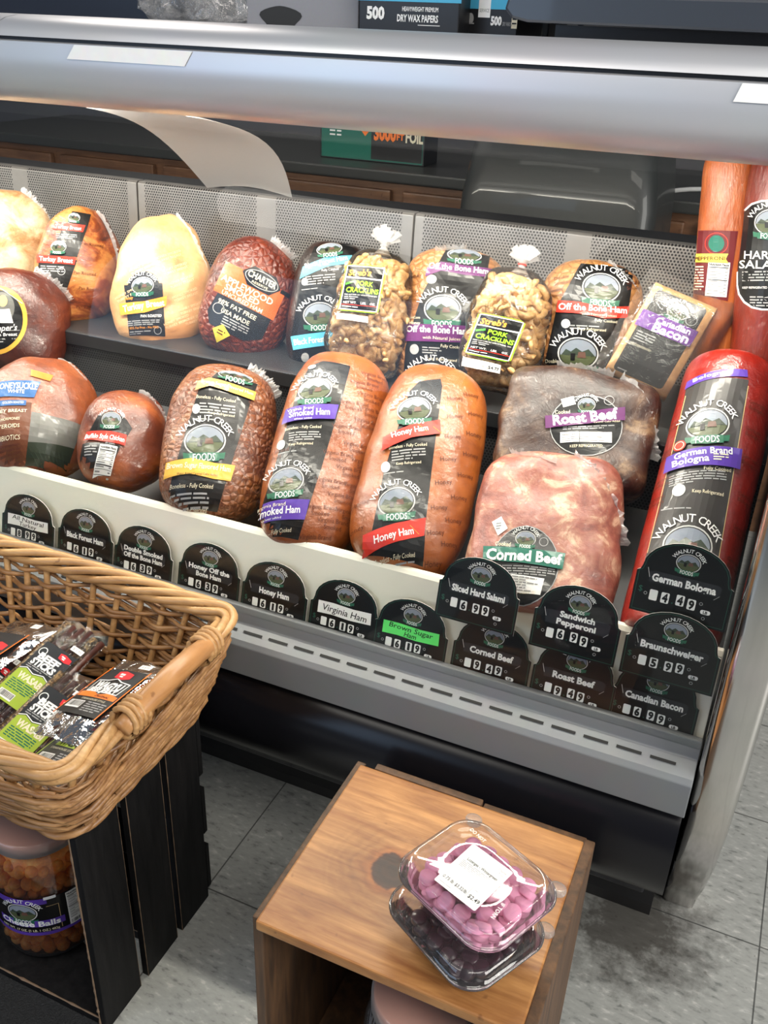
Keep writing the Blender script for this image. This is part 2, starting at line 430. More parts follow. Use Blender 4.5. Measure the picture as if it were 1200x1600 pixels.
for n, c in dict(ink=(.004, .004, .0045), black=(.006, .006, .0065), soft_black=(.014, .013, .013), white=(.82, .82, .80), grey_ink=(.25, .25, .25), fine=(.34, .34, .34),
                 badge_rim=(.55, .55, .53), badge_sky=(.22, .25, .30), badge_field=(.07, .085, .04), badge_trees=(.035, .05, .035), badge_house=(.12, .06, .045), badge_ribbon=(.02, .12, .07),
                 red=(.62, .035, .02), deep_red=(.45, .02, .02), maroon=(.13, .015, .018), orange=(.85, .33, .04), bright_orange=(.9, .2, .02), gold=(.72, .4, .06), blue=(.02, .04, .30), sky_blue=(.1, .42, .62), label_blue=(.03, .12, .33), purple=(.13, .025, .25), violet=(.09, .04, .32), plum=(.12, .02, .12),
                 green=(.08, .62, .04), lime=(.3, .8, .03), note_green=(.12, .78, .16), dark_green=(.01, .13, .09), olive=(.34, .45, .05), yellow=(.85, .65, .08), cream=(.75, .68, .5), brown=(.12, .035, .012), orange_red=(.72, .12, .03), charcoal=(.02, .022, .026), outline_green=(.02, .10, .07), panel_grey=(.13, .13, .12), leaf=(.016, .024, .012), cyan=(.07, .40, .62), meat_print=(.10, .025, .012), pale_print=(.85, .62, .36), brand_red=(.68, .03, .04), sand=(.6, .42, .2), scale_plastic=(.1, .11, .13), label_smoke=(.04, .037, .036)).items(): ink(n, c)

def flat_proj(z=0):
    return lambda x, y, off: (x, y, z+off)
def surf_proj(bvh, dy=0):
    def f(x, y, off):
        h = bvh.ray_cast(Vector((x, y-dy, 1)), Vector((0, 0, -1)))
        if h[0] is None or h[1].z < .12: return None
        n = h[1]; p = h[0]+n*off
        return (p.x, p.y+dy, p.z)
    return f

# ------------------------------------------------------------------ the room
mfl, nt, b, o = newmat('vinyl_floor')
s_ = nt.nodes.new('ShaderNodeSeparateXYZ'); nt.links.new(o, s_.inputs[0])
def seam(axis, off):
    t = math_node(nt, 'FRACT', math_node(nt, 'DIVIDE', math_node(nt, 'SUBTRACT', s_.outputs[axis], off), .305))
    return math_node(nt, 'LESS_THAN', math_node(nt, 'ABSOLUTE', math_node(nt, 'SUBTRACT', t, .5)), .0042)
sm = math_node(nt, 'MAXIMUM', seam(0, .202-.1525), seam(1, .938-.1525))
mp = nt.nodes.new('ShaderNodeMapping'); mp.inputs['Rotation'].default_value = (0, 0, .5); mp.inputs['Scale'].default_value = (1, 2.4, 1); nt.links.new(o, mp.inputs[0])
f1 = noise_tex(nt, mp.outputs[0], 42, 3, .6)
c = ramp(nt, f1, [(.30, (.20, .21, .20)), (.42, (.35, .36, .34)), (.58, (.39, .40, .38)), (.70, (.55, .55, .52))])
f2 = noise_tex(nt, o, 3.0, 4)
c = mixcol(nt, .45, c, ramp(nt, f2, [(.35, (.72, .72, .72)), (.65, (1, 1, 1))]), 'MULTIPLY')
f3 = noise_tex(nt, o, 70, 2)
c = mixcol(nt, .5, c, ramp(nt, f3, [(.26, (.3, .28, .25)), (.31, (1, 1, 1))]), 'MULTIPLY')
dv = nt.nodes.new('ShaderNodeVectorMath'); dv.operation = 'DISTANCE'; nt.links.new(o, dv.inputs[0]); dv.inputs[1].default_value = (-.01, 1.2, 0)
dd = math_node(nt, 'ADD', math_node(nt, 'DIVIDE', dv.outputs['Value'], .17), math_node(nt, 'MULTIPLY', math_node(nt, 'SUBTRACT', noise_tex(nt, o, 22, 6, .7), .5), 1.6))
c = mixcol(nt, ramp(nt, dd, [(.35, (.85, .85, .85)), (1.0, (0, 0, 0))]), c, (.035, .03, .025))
c = mixcol(nt, math_node(nt, 'MULTIPLY', sm, .8), c, (.03, .03, .03))
nt.links.new(c, b.inputs['Base Color']); b.inputs['Roughness'].default_value = .42
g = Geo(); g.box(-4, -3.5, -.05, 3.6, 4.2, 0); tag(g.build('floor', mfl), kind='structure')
mw = mat('wall_paint', (.34, .32, .29), .8, bscale=8)
g = Geo(); g.box(-4, 3.5, 0, 3.6, 3.6, 2.9); tag(g.build('wall_back', mat('dark_wall', (.06, .06, .065), .7, bscale=6)), kind='structure')

# ------------------------------------------------------------------ deli display case
X0, X1 = -2.6, .03
steel = mat('brushed_steel', (.62, .62, .63), .3, 1.0, bscale=30)
satin = mat('satin_aluminium', (.62, .63, .66), .36, .45, bscale=5)
chrome = mat('polished_chrome', (.62, .60, .58), .12, 1.0, bscale=6)
grey_paint = mat('grey_enamel', (.17, .178, .185), .5, .15, bscale=25)
cream = mat('cream_enamel', (.80, .78, .66), .35, 0, .3, bscale=6)
black_plastic = mat('black_plastic', (.006, .006, .008), .25, 0, 0, spec=.35, bscale=12)
black_metal = mat('black_metal', (.02, .02, .022), .4, .2, bscale=20)
dark_steel = mat('dark_steel', (.05, .05, .052), .4, .6, bscale=20)
case = thing('deli_display_case', 'long refrigerated glass-front deli case with silver hood, filled with wrapped meats', 'display case', (0, 1.3, 0))
def cpart(name, g, m, parent=None, **k):
    o = g.build(name, m, parent or case, **k)
    if parent is None: o.location = (0, -1.3, 0)
    return o
# hood: two aluminium extrusions with a dark groove between
low = [(1.30, 1.250), (1.262, 1.240), (1.235, 1.243), (1.213, 1.254), (1.198, 1.272), (1.190, 1.292), (1.189, 1.312), (1.192, 1.331), (1.205, 1.333), (1.36, 1.333), (1.36, 1.30), (1.31, 1.28)]
top = [(1.195, 1.3375), (1.198, 1.346), (1.208, 1.355), (1.225, 1.3615), (1.25, 1.3655), (1.28, 1.3665), (1.34, 1.364), (1.36, 1.355), (1.36, 1.3375)]
g = Geo(); g.prism(low, X0, X1+.05); hood = cpart('hood', g, satin, smooth=True, auto=.6)
g = Geo(); g.prism([(1.203, 1.331), (1.203, 1.340), (1.35, 1.340), (1.35, 1.331)], X0, X1+.05); cpart('groove_gasket', g, black_metal)
for xa, xb in ((-1.1755, X1+.05), (X0, -1.1795)):
    g = Geo(); g.prism(top, xa, xb); cpart('hood_cap', g, satin, smooth=True, auto=.6)
g = Geo(); g.prism([(p[0]+.003, p[1]-.003) for p in top], -1.1815, -1.1735); cpart('cap_joint', g, mat('joint_brown', (.12, .07, .05), .6))
# fluorescent tube under the hood
tube_m = bpy.data.materials.new('fluorescent_tube'); tube_m.use_nodes = True
tb = tube_m.node_tree.nodes['Principled BSDF']; tb.inputs['Emission Color'].default_value = (1, .96, .86, 1); tb.inputs['Emission Strength'].default_value = 14
g = Geo(); g.tube([(X0+.05, 1.335, 1.262), (X1-.01, 1.335, 1.262)], .011, 12); cpart('lamp_tube', g, tube_m, smooth=True)
l = area('case_lamp_light', (-1.28, 1.33, 1.245), (-1.28, 1.42, .6), 2.5, .03, CASE_LAMP_POWER, (1, .93, .80))
# glass
gl = [(1.046, .515), (1.036, .60), (1.034, .70), (1.040, .82), (1.058, .95), (1.085, 1.06), (1.125, 1.155), (1.170, 1.215), (1.21, 1.25)]
prof = []
for i in range(len(gl)-1):
    for k in range(3):
        t = k/3; prof.append((gl[i][0]*(1-t)+gl[i+1][0]*t, gl[i][1]*(1-t)+gl[i+1][1]*t))
prof.append(gl[-1])
glass = thin_film('case_glass', (.97, .985, .975), 1.45, .01, boost=.65)
g = Geo(); g.loft([[(X0, p[0], p[1]), (X1, p[0], p[1])] for p in prof], closed=False)
gp = cpart('front_glass', g, glass, smooth=True); gp['label'] = 'curved clear front glass'
# price rail, kick panel, bumper, base
g = Geo(); g.prism([(1.075, .50), (1.062, .541), (1.048, .545), (1.044, .536), (1.040, .520), (1.012, .508), (1.006, .500), (1.004, .447), (1.02, .442), (1.08, .442)], X0, X1-.002)
rail = cpart('price_rail', g, grey_paint, bevel=.0015)
g = Geo(); x = X1-.045
for k in range(24):
    c0 = Vector((x, 1.026, .5146)); d = Vector((0, 1, .43)).normalized()
    hw, n = .017, Vector((0, -.395, .919))
    g.add([c0+Vector((sx*hw, 0, 0))+d*(sy*.0022)+n*.0006 for sx, sy in ((-1, -1), (1, -1), (1, 1), (-1, 1))], [(0, 1, 2, 3)])
    x -= .0455
cpart('air_slots', g, mat('slot_dark', (.004, .004, .004), .8), rail)
bp_ = []
for k in range(13):
    a = -PI/2-.0+PI*k/12; bp_.append((1.06-.062*math.cos(a), .345+.088*math.sin(a)))
bp_ = [(1.14, .26)]+[(y, z) for y, z in bp_]+[(1.14, .433)]
g = Geo(); g.prism(bp_, X0, X1-.004); cpart('bumper', g, black_plastic, smooth=True, auto=.7)
g = Geo(); g.prism([(1.10, .255), (1.08, .44), (1.2, .44), (1.2, .255)], X0, X1-.004); cpart('bumper_mount', g, black_metal)
g = Geo(); g.prism([(1.175, .10), (1.165, .13), (1.165, .22), (1.19, .25), (1.30, .25), (1.30, .10)], X0, X1-.03); cpart('kick_panel', g, mat('navy_black_enamel', (.012, .014, .022), .25, 0, .4), bevel=.004)
g = Geo(); g.prism([(1.225, .0), (1.215, .035), (1.215, .10), (1.9, .10), (1.9, 0)], X0, X1-.012); cpart('base', g, black_metal)
# cream lip, deck, riser, shelf, back panels
g = Geo(); g.prism([(1.064, .505), (1.103, .648), (1.108, .654), (1.116, .654), (1.120, .646), (1.115, .50)], X0, X1-.002); cpart('front_lip', g, cream, bevel=.002)
g = Geo(); g.prism([(1.115, .52), (1.115, .535), (1.45, .665), (1.45, .65)], X0, X1-.002); cpart('lower_deck', g, dark_steel)
riserm = perf_mat('punched_dark_steel', (.09, .09, .092), .0060, .66, -.04, metal=.4)
g = Geo(); g.box(X0, 1.450, .60, X1-.002, 1.458, .775); cpart('riser', g, riserm)
g = Geo(); g.prism([(1.444, .760), (1.444, .788), (1.452, .790), (1.78, .800), (1.78, .785), (1.458, .775), (1.452, .762)], X0, X1-.002); cpart('upper_shelf', g, dark_steel, bevel=.002)
backm = perf_mat('punched_steel', (.30, .285, .27), .0062, .66, -.04, metal=.6)
for xs in (-2.018, -1.358, -.698, -.038):
    xa = max(xs-.66, X0) if xs > -2.01 else X0
    xb = min(xs-.003, X1)
    g = Geo(); g.prism([(1.72, .795), (1.736, 1.042), (1.742, 1.046), (1.765, 1.046), (1.765, .795)], xs-.657, min(xs, X1)-.001)
    cpart('back_panel', g, backm, bevel=.001)
g = Geo(); g.prism([(1.72, .795), (1.736, 1.042), (1.742, 1.046), (1.765, 1.046), (1.765, .795)], -.037, X1-.002); cpart('back_panel', g, backm)
g = Geo(); g.box(X0, 1.77, .10, X1, 1.90, 1.035); g.box(X0, 1.70, .10, X1, 1.78, .79); cpart('cabinet_back', g, black_metal)
g = Geo(); g.prism([(1.345, 1.318), (1.345, 1.336), (1.92, 1.336), (1.92, 1.318)], X0, X1+.05); cpart('case_top', g, steel)
for x in (-2.0, -.02):
    g = Geo(); g.box(x-.02, 1.86, 1.03, x+.02, 1.90, 1.32); cpart('rear_post', g, black_metal)
# chromed end frame following the glass
pf = [(1.27, 0), (1.235, .06), (1.16, .16), (1.085, .28), (1.035, .40), (1.012, .52), (1.004, .64), (1.006, .76), (1.018, .90), (1.045, 1.03), (1.085, 1.13), (1.13, 1.20), (1.17, 1.25), (1.18, 1.33)]
inner = [(y+.045, z) for y, z in pf]
g = Geo(); poly = pf+list(reversed(inner))
n = len(pf)
rings = []
for (y, z), (y2, z2) in zip(pf, inner):
    rings.append([(X1+.001, y+.012, z), (X1+.005, y+.003, z), (X1+.012, y, z), (X1+.048, y, z), (X1+.055, y+.003, z), (X1+.058, y+.012, z), (X1+.058, y2+.03, z), (X1+.001, y2+.03, z)])
g.loft(rings, True, True, True); cpart('end_frame', g, chrome, smooth=True, auto=.9)['label'] = 'chromed curved end frame'
g = Geo(); g.prism([(p[0]+.03, p[1]) for p in pf if p[1] >= .0]+[(1.9, 1.33), (1.9, 0)], X1+.008, X1+.04); cpart('end_panel', g, mat('mirror_panel', (.10, .10, .11), .08, .9))
# stickers on the hood
white_paper = mat('white_paper', (.88, .88, .86), .5, bscale=60)
def hood_strip(xa, xb, skew):
    P = [(1.192, 1.331), (1.189, 1.312)]
    g = Geo(); g.add([(xa+skew, 1.1905, 1.3305), (xb, 1.1905, 1.3305), (xb-.012, 1.1875, 1.3115), (xa, 1.1875, 1.3115)], [(0, 1, 2, 3)]); return g
cpart('hood_sticker', hood_strip(-1.035, -.818, .014), white_paper)
cpart('hood_sticker', hood_strip(-.102, .06, .006), white_paper)
# whitened curved sheet from hood to back panel, standing in for a glass reflection
plas = thin_film('milky_reflection_film', (.95, .97, .93), 1.45, .12, white=.72, boost=1.3, wrinkle=.25, wscale=25)
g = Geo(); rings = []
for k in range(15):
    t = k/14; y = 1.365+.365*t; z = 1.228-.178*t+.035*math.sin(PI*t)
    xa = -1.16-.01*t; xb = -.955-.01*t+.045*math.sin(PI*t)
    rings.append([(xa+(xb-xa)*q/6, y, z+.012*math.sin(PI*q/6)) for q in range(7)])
g.loft(rings, closed=False); ds = cpart('reflection_sheet', g, plas, smooth=True); ds['label'] = 'curved milky sheet imitating a reflection in the glass'

# ------------------------------------------------------------------ meats
SPEC = {
 'U0': dict(c=(-1.595,1.570,0.889), a=(-0.107,0.404,0.908), n=(0.688,-0.629,0.361), L=0.279, W=0.202, T=0.13, M=(0.001271,0.000093,-0.052130,0.000221,-0.001354,0.527252)),   
 'U1': dict(c=(-1.397,1.568,0.885), a=(0.006,0.407,0.914), n=(0.650,-0.696,0.305), L=0.250, W=0.176, T=0.13, M=(0.001237,0.000211,-0.240709,0.000307,-0.001284,0.494492)),   
 'U2': dict(c=(-1.179,1.566,0.881), a=(-0.132,0.403,0.906), n=(0.569,-0.717,0.403), L=0.287, W=0.197, T=0.13, M=(0.001242,0.000077,-0.350439,0.000148,-0.001264,0.513293)),   
 'U3': dict(c=(-0.972,1.564,0.876), a=(0.115,0.404,0.907), n=(0.513,-0.806,0.294), L=0.245, W=0.181, T=0.12, M=(0.001165,0.000336,-0.611784,0.000379,-0.001160,0.395179)),   
 'U4': dict(c=(-0.805,1.593,0.874), a=(-0.030,0.407,0.913), n=(0.433,-0.818,0.378), L=0.257, W=0.160, T=0.1, M=(0.001198,0.000198,-0.715770,0.000218,-0.001183,0.455449)),   
 'U5': dict(c=(-0.560,1.596,0.882), a=(-0.060,0.406,0.912), n=(0.313,-0.860,0.403), L=0.273, W=0.198, T=0.1, M=(0.001147,0.000169,-0.891976,0.000158,-0.001135,0.459076)),   
 'U6': dict(c=(-0.314,1.614,0.922), a=(0.050,0.406,0.912), n=(0.192,-0.900,0.390), L=0.204, W=0.182, T=0.1, M=(0.001049,0.000285,-1.102401,0.000242,-0.001049,0.298219)),   
 'C1': dict(c=(-0.683,1.510,0.900), a=(0.001,0.407,0.914), n=(0.398,-0.838,0.373), L=0.240, W=0.144, T=0.075, M=(0.001119,0.000222,-0.757329,0.000231,-0.001101,0.407662)),   
 'C2': dict(c=(-0.429,1.515,0.912), a=(0.042,0.406,0.913), n=(0.267,-0.885,0.382), L=0.213, W=0.141, T=0.075, M=(0.001045,0.000265,-0.962605,0.000243,-0.001034,0.338893)),   
 'BA': dict(c=(-0.177,1.542,0.935), a=(0.209,0.459,0.863), n=(0.149,-0.888,0.436), L=0.209, W=0.150, T=0.035, M=(0.000924,0.000438,-1.182390,0.000385,-0.000940,0.095123)),   
 'PE': dict(c=(-0.108,1.632,1.044), a=(-0.136,0.206,0.969), n=(0.063,-0.974,0.216), L=0.339, W=0.085, T=0.08, M=(0.000969,0.000076,-1.125164,-0.000013,-0.000993,0.422683)),   
 'SA': dict(c=(-0.031,1.603,1.054), a=(-0.116,0.240,0.964), n=(0.014,-0.970,0.243), L=0.337, W=0.102, T=0.11, M=(0.000911,0.000103,-1.142160,0.000007,-0.000950,0.384445)),
 'M0': dict(c=(-1.433,1.412,0.797), a=(-0.119,0.466,0.877), n=(0.674,-0.611,0.416), L=0.222, W=0.201, T=0.13, M=(0.001181,0.000137,-0.104195,0.000219,-0.001271,0.628222)),   
 'L0': dict(c=(-1.218,1.217,0.703), a=(-0.403,0.721,0.564), n=(0.525,-0.323,0.788), L=0.248, W=0.204, T=0.13, M=(0.001064,0.000147,-0.162407,0.000209,-0.001340,0.827837)),   
 'L1': dict(c=(-1.022,1.212,0.699), a=(-0.304,0.751,0.587), n=(0.509,-0.392,0.766), L=0.194, W=0.157, T=0.12, M=(0.001041,0.000207,-0.345070,0.000252,-0.001230,0.771002)),   
 'L2': dict(c=(-0.841,1.241,0.721), a=(-0.284,0.756,0.590), n=(0.430,-0.450,0.783), L=0.294, W=0.190, T=0.12, M=(0.001036,0.000175,-0.475523,0.000212,-0.001198,0.729694)),   
 'L3': dict(c=(-0.644,1.261,0.738), a=(-0.151,0.779,0.609), n=(0.387,-0.520,0.761), L=0.366, W=0.178, T=0.12, M=(0.000992,0.000257,-0.687572,0.000291,-0.001105,0.608670)),   
 'L4': dict(c=(-0.475,1.269,0.743), a=(-0.131,0.781,0.610), n=(0.289,-0.559,0.777), L=0.367, W=0.186, T=0.12, M=(0.000963,0.000224,-0.799366,0.000248,-0.001072,0.596375)),   
 'CB': dict(c=(-0.250,1.214,0.701), a=(-0.155,0.778,0.608), n=(0.125,-0.595,0.794), L=0.257, W=0.219, T=0.1, M=(0.000905,0.000127,-0.878931,0.000141,-0.001003,0.704997)),   
 'RB': dict(c=(-0.258,1.377,0.807), a=(-0.061,0.706,0.706), n=(0.159,-0.691,0.705), L=0.196, W=0.242, T=0.09, M=(0.000951,0.000211,-1.000397,0.000208,-0.001045,0.507063)),   
 'BO': dict(c=(-0.048,1.298,0.776), a=(-0.007,0.766,0.643), n=(0.034,-0.642,0.766), L=0.445, W=0.138, T=0.14, M=(0.000821,0.000202,-1.058334,0.000208,-0.000953,0.489226)),
}
BODY = {}
def body_geo(L, W, T, p=2.2, q=2.2, egg=0.0, rough=.004, seed=0, nu=44, nv=64, freq=18, fine=.0008):
    g = Geo(); rings = []
    for i in range(nu+1):
        s = -math.cos(PI*i/nu)
        s = max(-1, min(1, s)); r = max(0.0, 1-abs(s)**p)**(1/p)
        r *= 1-egg*s
        ring = []
        for j in range(nv):
            a = 2*PI*j/nv; ca, sa = math.cos(a), math.sin(a)
            x = W/2*r*math.copysign(abs(ca)**(2/q), ca); z = T/2*r*math.copysign(abs(sa)**(2/q), sa); y = L/2*s
            P = Vector((x, y, z)); Q = P*freq+Vector((seed*7.3, seed*3.1, seed))
            k = rough*noise.noise(Q)+fine*noise.noise(P*90)
            d = Vector((x/(W*W), y/(L*L)*(.6 if p > 2.6 else 1), z/(T*T)))
            if d.length > 1e-6: P += d.normalized()*k
            ring.append(P)
        rings.append(ring)
    g.loft(rings, True, False, False)
    return g
MISC = random.Random(3)
film = thin_film('clear_film', (1, 1, 1), 1.45, .07, white=.06, wrinkle=.35, wscale=30, boost=1.0)
film_edge = thin_film('crimped_film', (1, 1, 1), 1.5, .12, white=.38, wrinkle=.8, wscale=90, boost=1.6)
def meat(key, name, label, m, cat, group=None, dz=0, **kw):
    s = SPEC[key]; c, a, n = Vector(s['c']), Vector(s['a']).normalized(), Vector(s['n'])
    n = (n-a*n.dot(a)).normalized(); e = a.cross(n)
    rot = Matrix((e, a, n)).transposed()
    root = thing(name, label, cat, c-a*s['L']/2, rot, group)
    s['root'] = root; s['off'] = (0, s['L']/2, 0)
    g = body_geo(s['L'], s['W'], s['T'], **kw)
    b = g.build('meat', m, root, smooth=True, loc=s['off'])
    bm = bmesh.new(); bm.from_mesh(b.data); s['bvh'] = BVHTree.FromBMesh(bm); bm.free()
    s['kw'] = kw
    return root
def label_art(key): return Art(SPEC[key]['M'])
def stick(key, art, name='label', text=None):
    s = SPEC[key]; o = art.build(name, s['root'], surf_proj(s['bvh']), loc=s['off'])
    if text: o['label'] = text
    return o
def seam_strip(key, a0, s0, s1, width=.010, a1=None, seed=1):
    """crimped film edge standing along the side of a wrapped piece; a = angle round the section"""
    s = SPEC[key]; kw = s['kw']; p = kw.get('p', 2.2); egg = kw.get('egg', 0); r_ = random.Random(seed); g = Geo(); inn, out = [], []
    a1 = a0 if a1 is None else a1
    for k in range(37):
        t = k/36; sv = s0+(s1-s0)*t; a = math.radians(a0+(a1-a0)*t); r = max(0., 1-abs(sv)**p)**(1/p)*(1-egg*sv)
        P = Vector((s['W']/2*r*math.cos(a), s['L']/2*sv, s['T']/2*r*math.sin(a)))
        d = Vector((P.x/s['W']**2, P.y/s['L']**2, P.z/s['T']**2)).normalized()
        side = Vector((-d.z, 0, d.x))
        inn.append(P*.985); out.append(P+d*(width*(.6+.6*r_.random()))+side*(r_.random()-.5)*.004)
    mid = [(i+o_)/2+Vector((0, 0, .0012)) for i, o_ in zip(inn, out)]
    g.loft([inn, mid, out], closed=False)
    return g.build('film_seam', film_edge, s['root'], loc=s['off'])
def repeat(A, pts, lines, size, m, rot=0, gap=1.05, shear=0):
    for (x, y) in pts:
        for k, t in enumerate(lines):
            A.text(t, x+k*gap*size*math.sin(-math.radians(rot)), y+k*gap*size, size, m, 2, rot=rot, bold=.0)
W1 = lambda a, b_, c_: [(.30, a), (.50, b_), (.70, c_)]
pale = meat_mat('pale_turkey', [(.28, (.35, .14, .05)), (.42, (.62, .38, .2)), (.55, (.80, .62, .42)), (.72, (.86, .72, .55))], 16)
roasted = meat_mat('roasted_turkey', [(.32, (.12, .028, .010)), (.46, (.36, .11, .03)), (.56, (.60, .29, .10)), (.72, (.70, .42, .19))], 15, stretch=(1, 1.3, 1))
honey_t = meat_mat('honey_turkey', [(.25, (.34, .12, .045)), (.36, (.70, .40, .19)), (.55, (.82, .54, .30)), (.75, (.86, .64, .42))], 9)
apple = meat_mat('applewood_ham', [(.3, (.14, .025, .012)), (.5, (.27, .062, .024)), (.7, (.40, .12, .05))], 13, net=80)
forest = meat_mat('black_forest_ham', [(.3, (.018, .008, .006)), (.5, (.05, .02, .012)), (.7, (.10, .04, .02))], 12)
netted = meat_mat('netted_tan_ham', [(.3, (.42, .20, .08)), (.5, (.58, .32, .14)), (.7, (.72, .47, .25))], 12, net=75)
netted2 = meat_mat('netted_gold_ham', [(.3, (.40, .19, .07)), (.5, (.58, .33, .14)), (.7, (.70, .44, .22))], 15, net=60)
brown_net = meat_mat('brown_sugar_ham', [(.3, (.22, .075, .028)), (.5, (.36, .15, .06)), (.7, (.50, .26, .12))], 12, net=95)
chick = meat_mat('dark_chicken', [(.3, (.09, .02, .010)), (.5, (.17, .042, .02)), (.7, (.28, .085, .04))], 15)
brown_t = meat_mat('brown_turkey', [(.3, (.24, .07, .02)), (.5, (.37, .125, .04)), (.7, (.46, .18, .07))], 13)
buff = meat_mat('buffalo_chicken', [(.3, (.13, .028, .008)), (.5, (.30, .085, .02)), (.68, (.50, .19, .06))], 9)
ham = meat_mat('orange_ham', [(.28, (.28, .085, .022)), (.5, (.43, .155, .042)), (.72, (.52, .22, .07))], 8, rough=.35)
ham2 = meat_mat('honey_ham', [(.28, (.32, .10, .026)), (.5, (.48, .185, .05)), (.72, (.56, .25, .08))], 8, rough=.35)
corned = meat_mat('corned_beef', [(.30, (.26, .085, .07)), (.46, (.42, .17, .13)), (.55, (.52, .27, .20)), (.62, (.74, .55, .42)), (.70, (.50, .24, .18))], 20, wr=1.6)
roastb = meat_mat('roast_beef', [(.3, (.035, .014, .010)), (.46, (.085, .038, .025)), (.58, (.16, .09, .055)), (.66, (.36, .26, .17)), (.74, (.14, .08, .05))], 15, wr=2.2)
red_log = meat_mat('red_casing', [(.3, (.34, .03, .018)), (.5, (.44, .05, .028)), (.7, (.52, .075, .045))], 6, rough=.3)
pep_m = meat_mat('pepperoni_casing', [(.3, (.44, .14, .04)), (.5, (.58, .21, .065)), (.7, (.66, .28, .10))], 6, stretch=(4, 1, 4), rough=.35)
sal_m = meat_mat('salami_casing', [(.3, (.20, .03, .014)), (.5, (.30, .05, .022)), (.7, (.38, .08, .035))], 7, stretch=(3, 1, 3), rough=.35)

# upper shelf, left to right
meat('U0', 'turkey_breast', 'pale whole turkey breast at the far left end of the upper shelf', pale, 'turkey breast', p=2.3, egg=.10, rough=.012, seed=1)
seam_strip('U0', 50, .98, .55, .014, 25)
meat('U1', 'turkey_breast', 'browned turkey breast with two red banners, upper shelf beside the pale turkey', roasted, 'turkey breast', p=2.3, egg=.10, rough=.009, seed=2)
A = label_art('U1')
A.poly([(113, 329), (142, 333), (134, 362), (101, 357)], 'soft_black', 1); A.poly([(98, 356), (134, 361), (120, 402), (77, 398)], 'soft_black', 1); A.poly([(62, 404), (120, 407), (103, 455), (58, 424)], 'soft_black', 1)
A.poly([(87, 345), (133, 352), (129, 363), (82, 357)], 'red', 3); A.poly([(60, 396), (118, 403), (116, 414), (58, 408)], 'red', 3)
A.text('Turkey Breast', 107, 355, 8, 'white', 4, rot=7, width=40); A.text('Turkey Breast', 88, 405, 10, 'white', 4, rot=7, width=52, bold=.02)
A.emblem(116, 339, 9, 10, words=False); A.emblem(92, 385, 12, 8, words=False); A.fine(88, 364, 120, 3, 3, 'fine', slope=.1); A.fine(64, 413, 100, 4, 3.6, 'fine', slope=.1); A.ring(96, 424, 6, 6, 1, 'fine', 2)
repeat(A, [(132, 427), (140, 451), (144, 382), (136, 480)], ['Pan Roasted'], 7, 'meat_print', rot=5)
stick('U1', A); seam_strip('U1', 55, .97, .1, .008, 25, seed=4)
meat('U2', 'turkey_breast', 'golden egg-shaped honey turkey breast with an orange banner on its black label', honey_t, 'turkey breast', p=2.2, egg=.16, rough=.009, seed=3)
A = label_art('U2')
A.poly([(194, 444), (253, 444), (258, 525), (202, 522)], 'soft_black', 1); A.ell(224, 447, 24, 22, 'soft_black', 1.3); A.emblem(223, 447, 17, 0)
A.poly([(188, 472), (225, 472), (260, 463), (259, 479), (226, 489), (190, 490)], 'orange', 9); A.text('Turkey Breast', 225, 477, 14, 'white', 10, rot=-7, width=62, bold=.025)
A.text('Honey', 203, 465, 7, 'orange', 9, width=13); A.text('PAN ROASTED', 236, 494, 6, 'white', 4, width=32); A.fine(199, 500, 249, 3, 3, 'fine'); A.text('95% Fat Free - No MSG', 225, 511, 5, 'orange', 4, width=44, bold=0); A.fine(203, 516, 235, 2, 3, 'fine'); A.ring(246, 516, 6, 6, 1, 'fine', 3)
repeat(A, [(272, 418), (282, 438), (288, 458), (298, 478), (306, 494), (222, 415), (275, 500), (262, 398), (200, 455)], ['HONEY SMOKED', 'TURKEY BREAST'], 5.5, 'pale_print', rot=-22)
stick('U2', A); seam_strip('U2', 52, .96, -.25, .007, 12, seed=6)
meat('U3', 'ham', 'dark red applewood smoked ham with a tilted orange and grey label', apple, 'ham', p=2.5, egg=.04, rough=.005, seed=4)
A = label_art('U3'); A.frame((354, 408), (447, 456), (334, 453), 100, 46)
A.rect(0, 0, 100, 46, 'orange_red', 1); A.poly([(8, 46), (96, 46), (96, 78), (72, 92), (14, 92), (4, 76)], 'charcoal', 1)
A.poly([(28, 2), (42, -12), (78, -12), (92, 2), (78, 17), (42, 17)], 'black', 2); A.ring(60, 2, 27, 12, 1.2, 'fine', 3); A.text('CHARTER', 60, 0, 13, 'cream', 3, width=46, bold=.02); A.text('RESERVE', 60, 9, 5, 'cream', 3, width=26, bold=0)
A.rect(92, 0, 108, 6, 'black', 2); A.text('APPLEWOOD', 46, 23, 13, 'cream', 3, width=84, bold=.02); A.text('SMOKED', 42, 33, 12, 'cream', 3, width=56, bold=.02); A.text('UNCURED HAM', 46, 42, 9, 'cream', 3, width=66, bold=.01)
A.text('98% FAT FREE', 44, 55, 9, 'cream', 3, width=62); A.text('USA MADE', 46, 66, 9, 'cream', 3, width=46); A.fine(30, 72, 72, 4, 3.8, 'fine'); A.ring(18, 66, 9, 8, 1.2, 'fine', 2)
A.poly([(22, 96), (34, 84), (50, 94), (36, 112)], 'yellow', 3); A.fine(30, 93, 42, 2, 4, 'brown', 4)
stick('U3', A); seam_strip('U3', 70, .99, .82, .016, 20, seed=9)
meat('U4', 'ham', 'black wrapped forest ham with light blue banners, half behind a bag of cracklins', forest, 'ham', p=3.4, q=2.4, rough=.004, seed=5)
A = label_art('U4')
A.poly([(492, 384), (548, 378), (560, 400), (540, 470), (528, 575), (458, 570), (456, 520), (470, 440)], 'black', 1)
A.poly([(474, 416), (510, 402), (550, 399), (545, 412), (512, 417), (469, 435)], 'sky_blue', 2); A.text('Black Forest Ham', 510, 409, 10, 'white', 4, rot=-11, width=66); A.emblem(515, 389, 20, -8, words=False, ry=10)
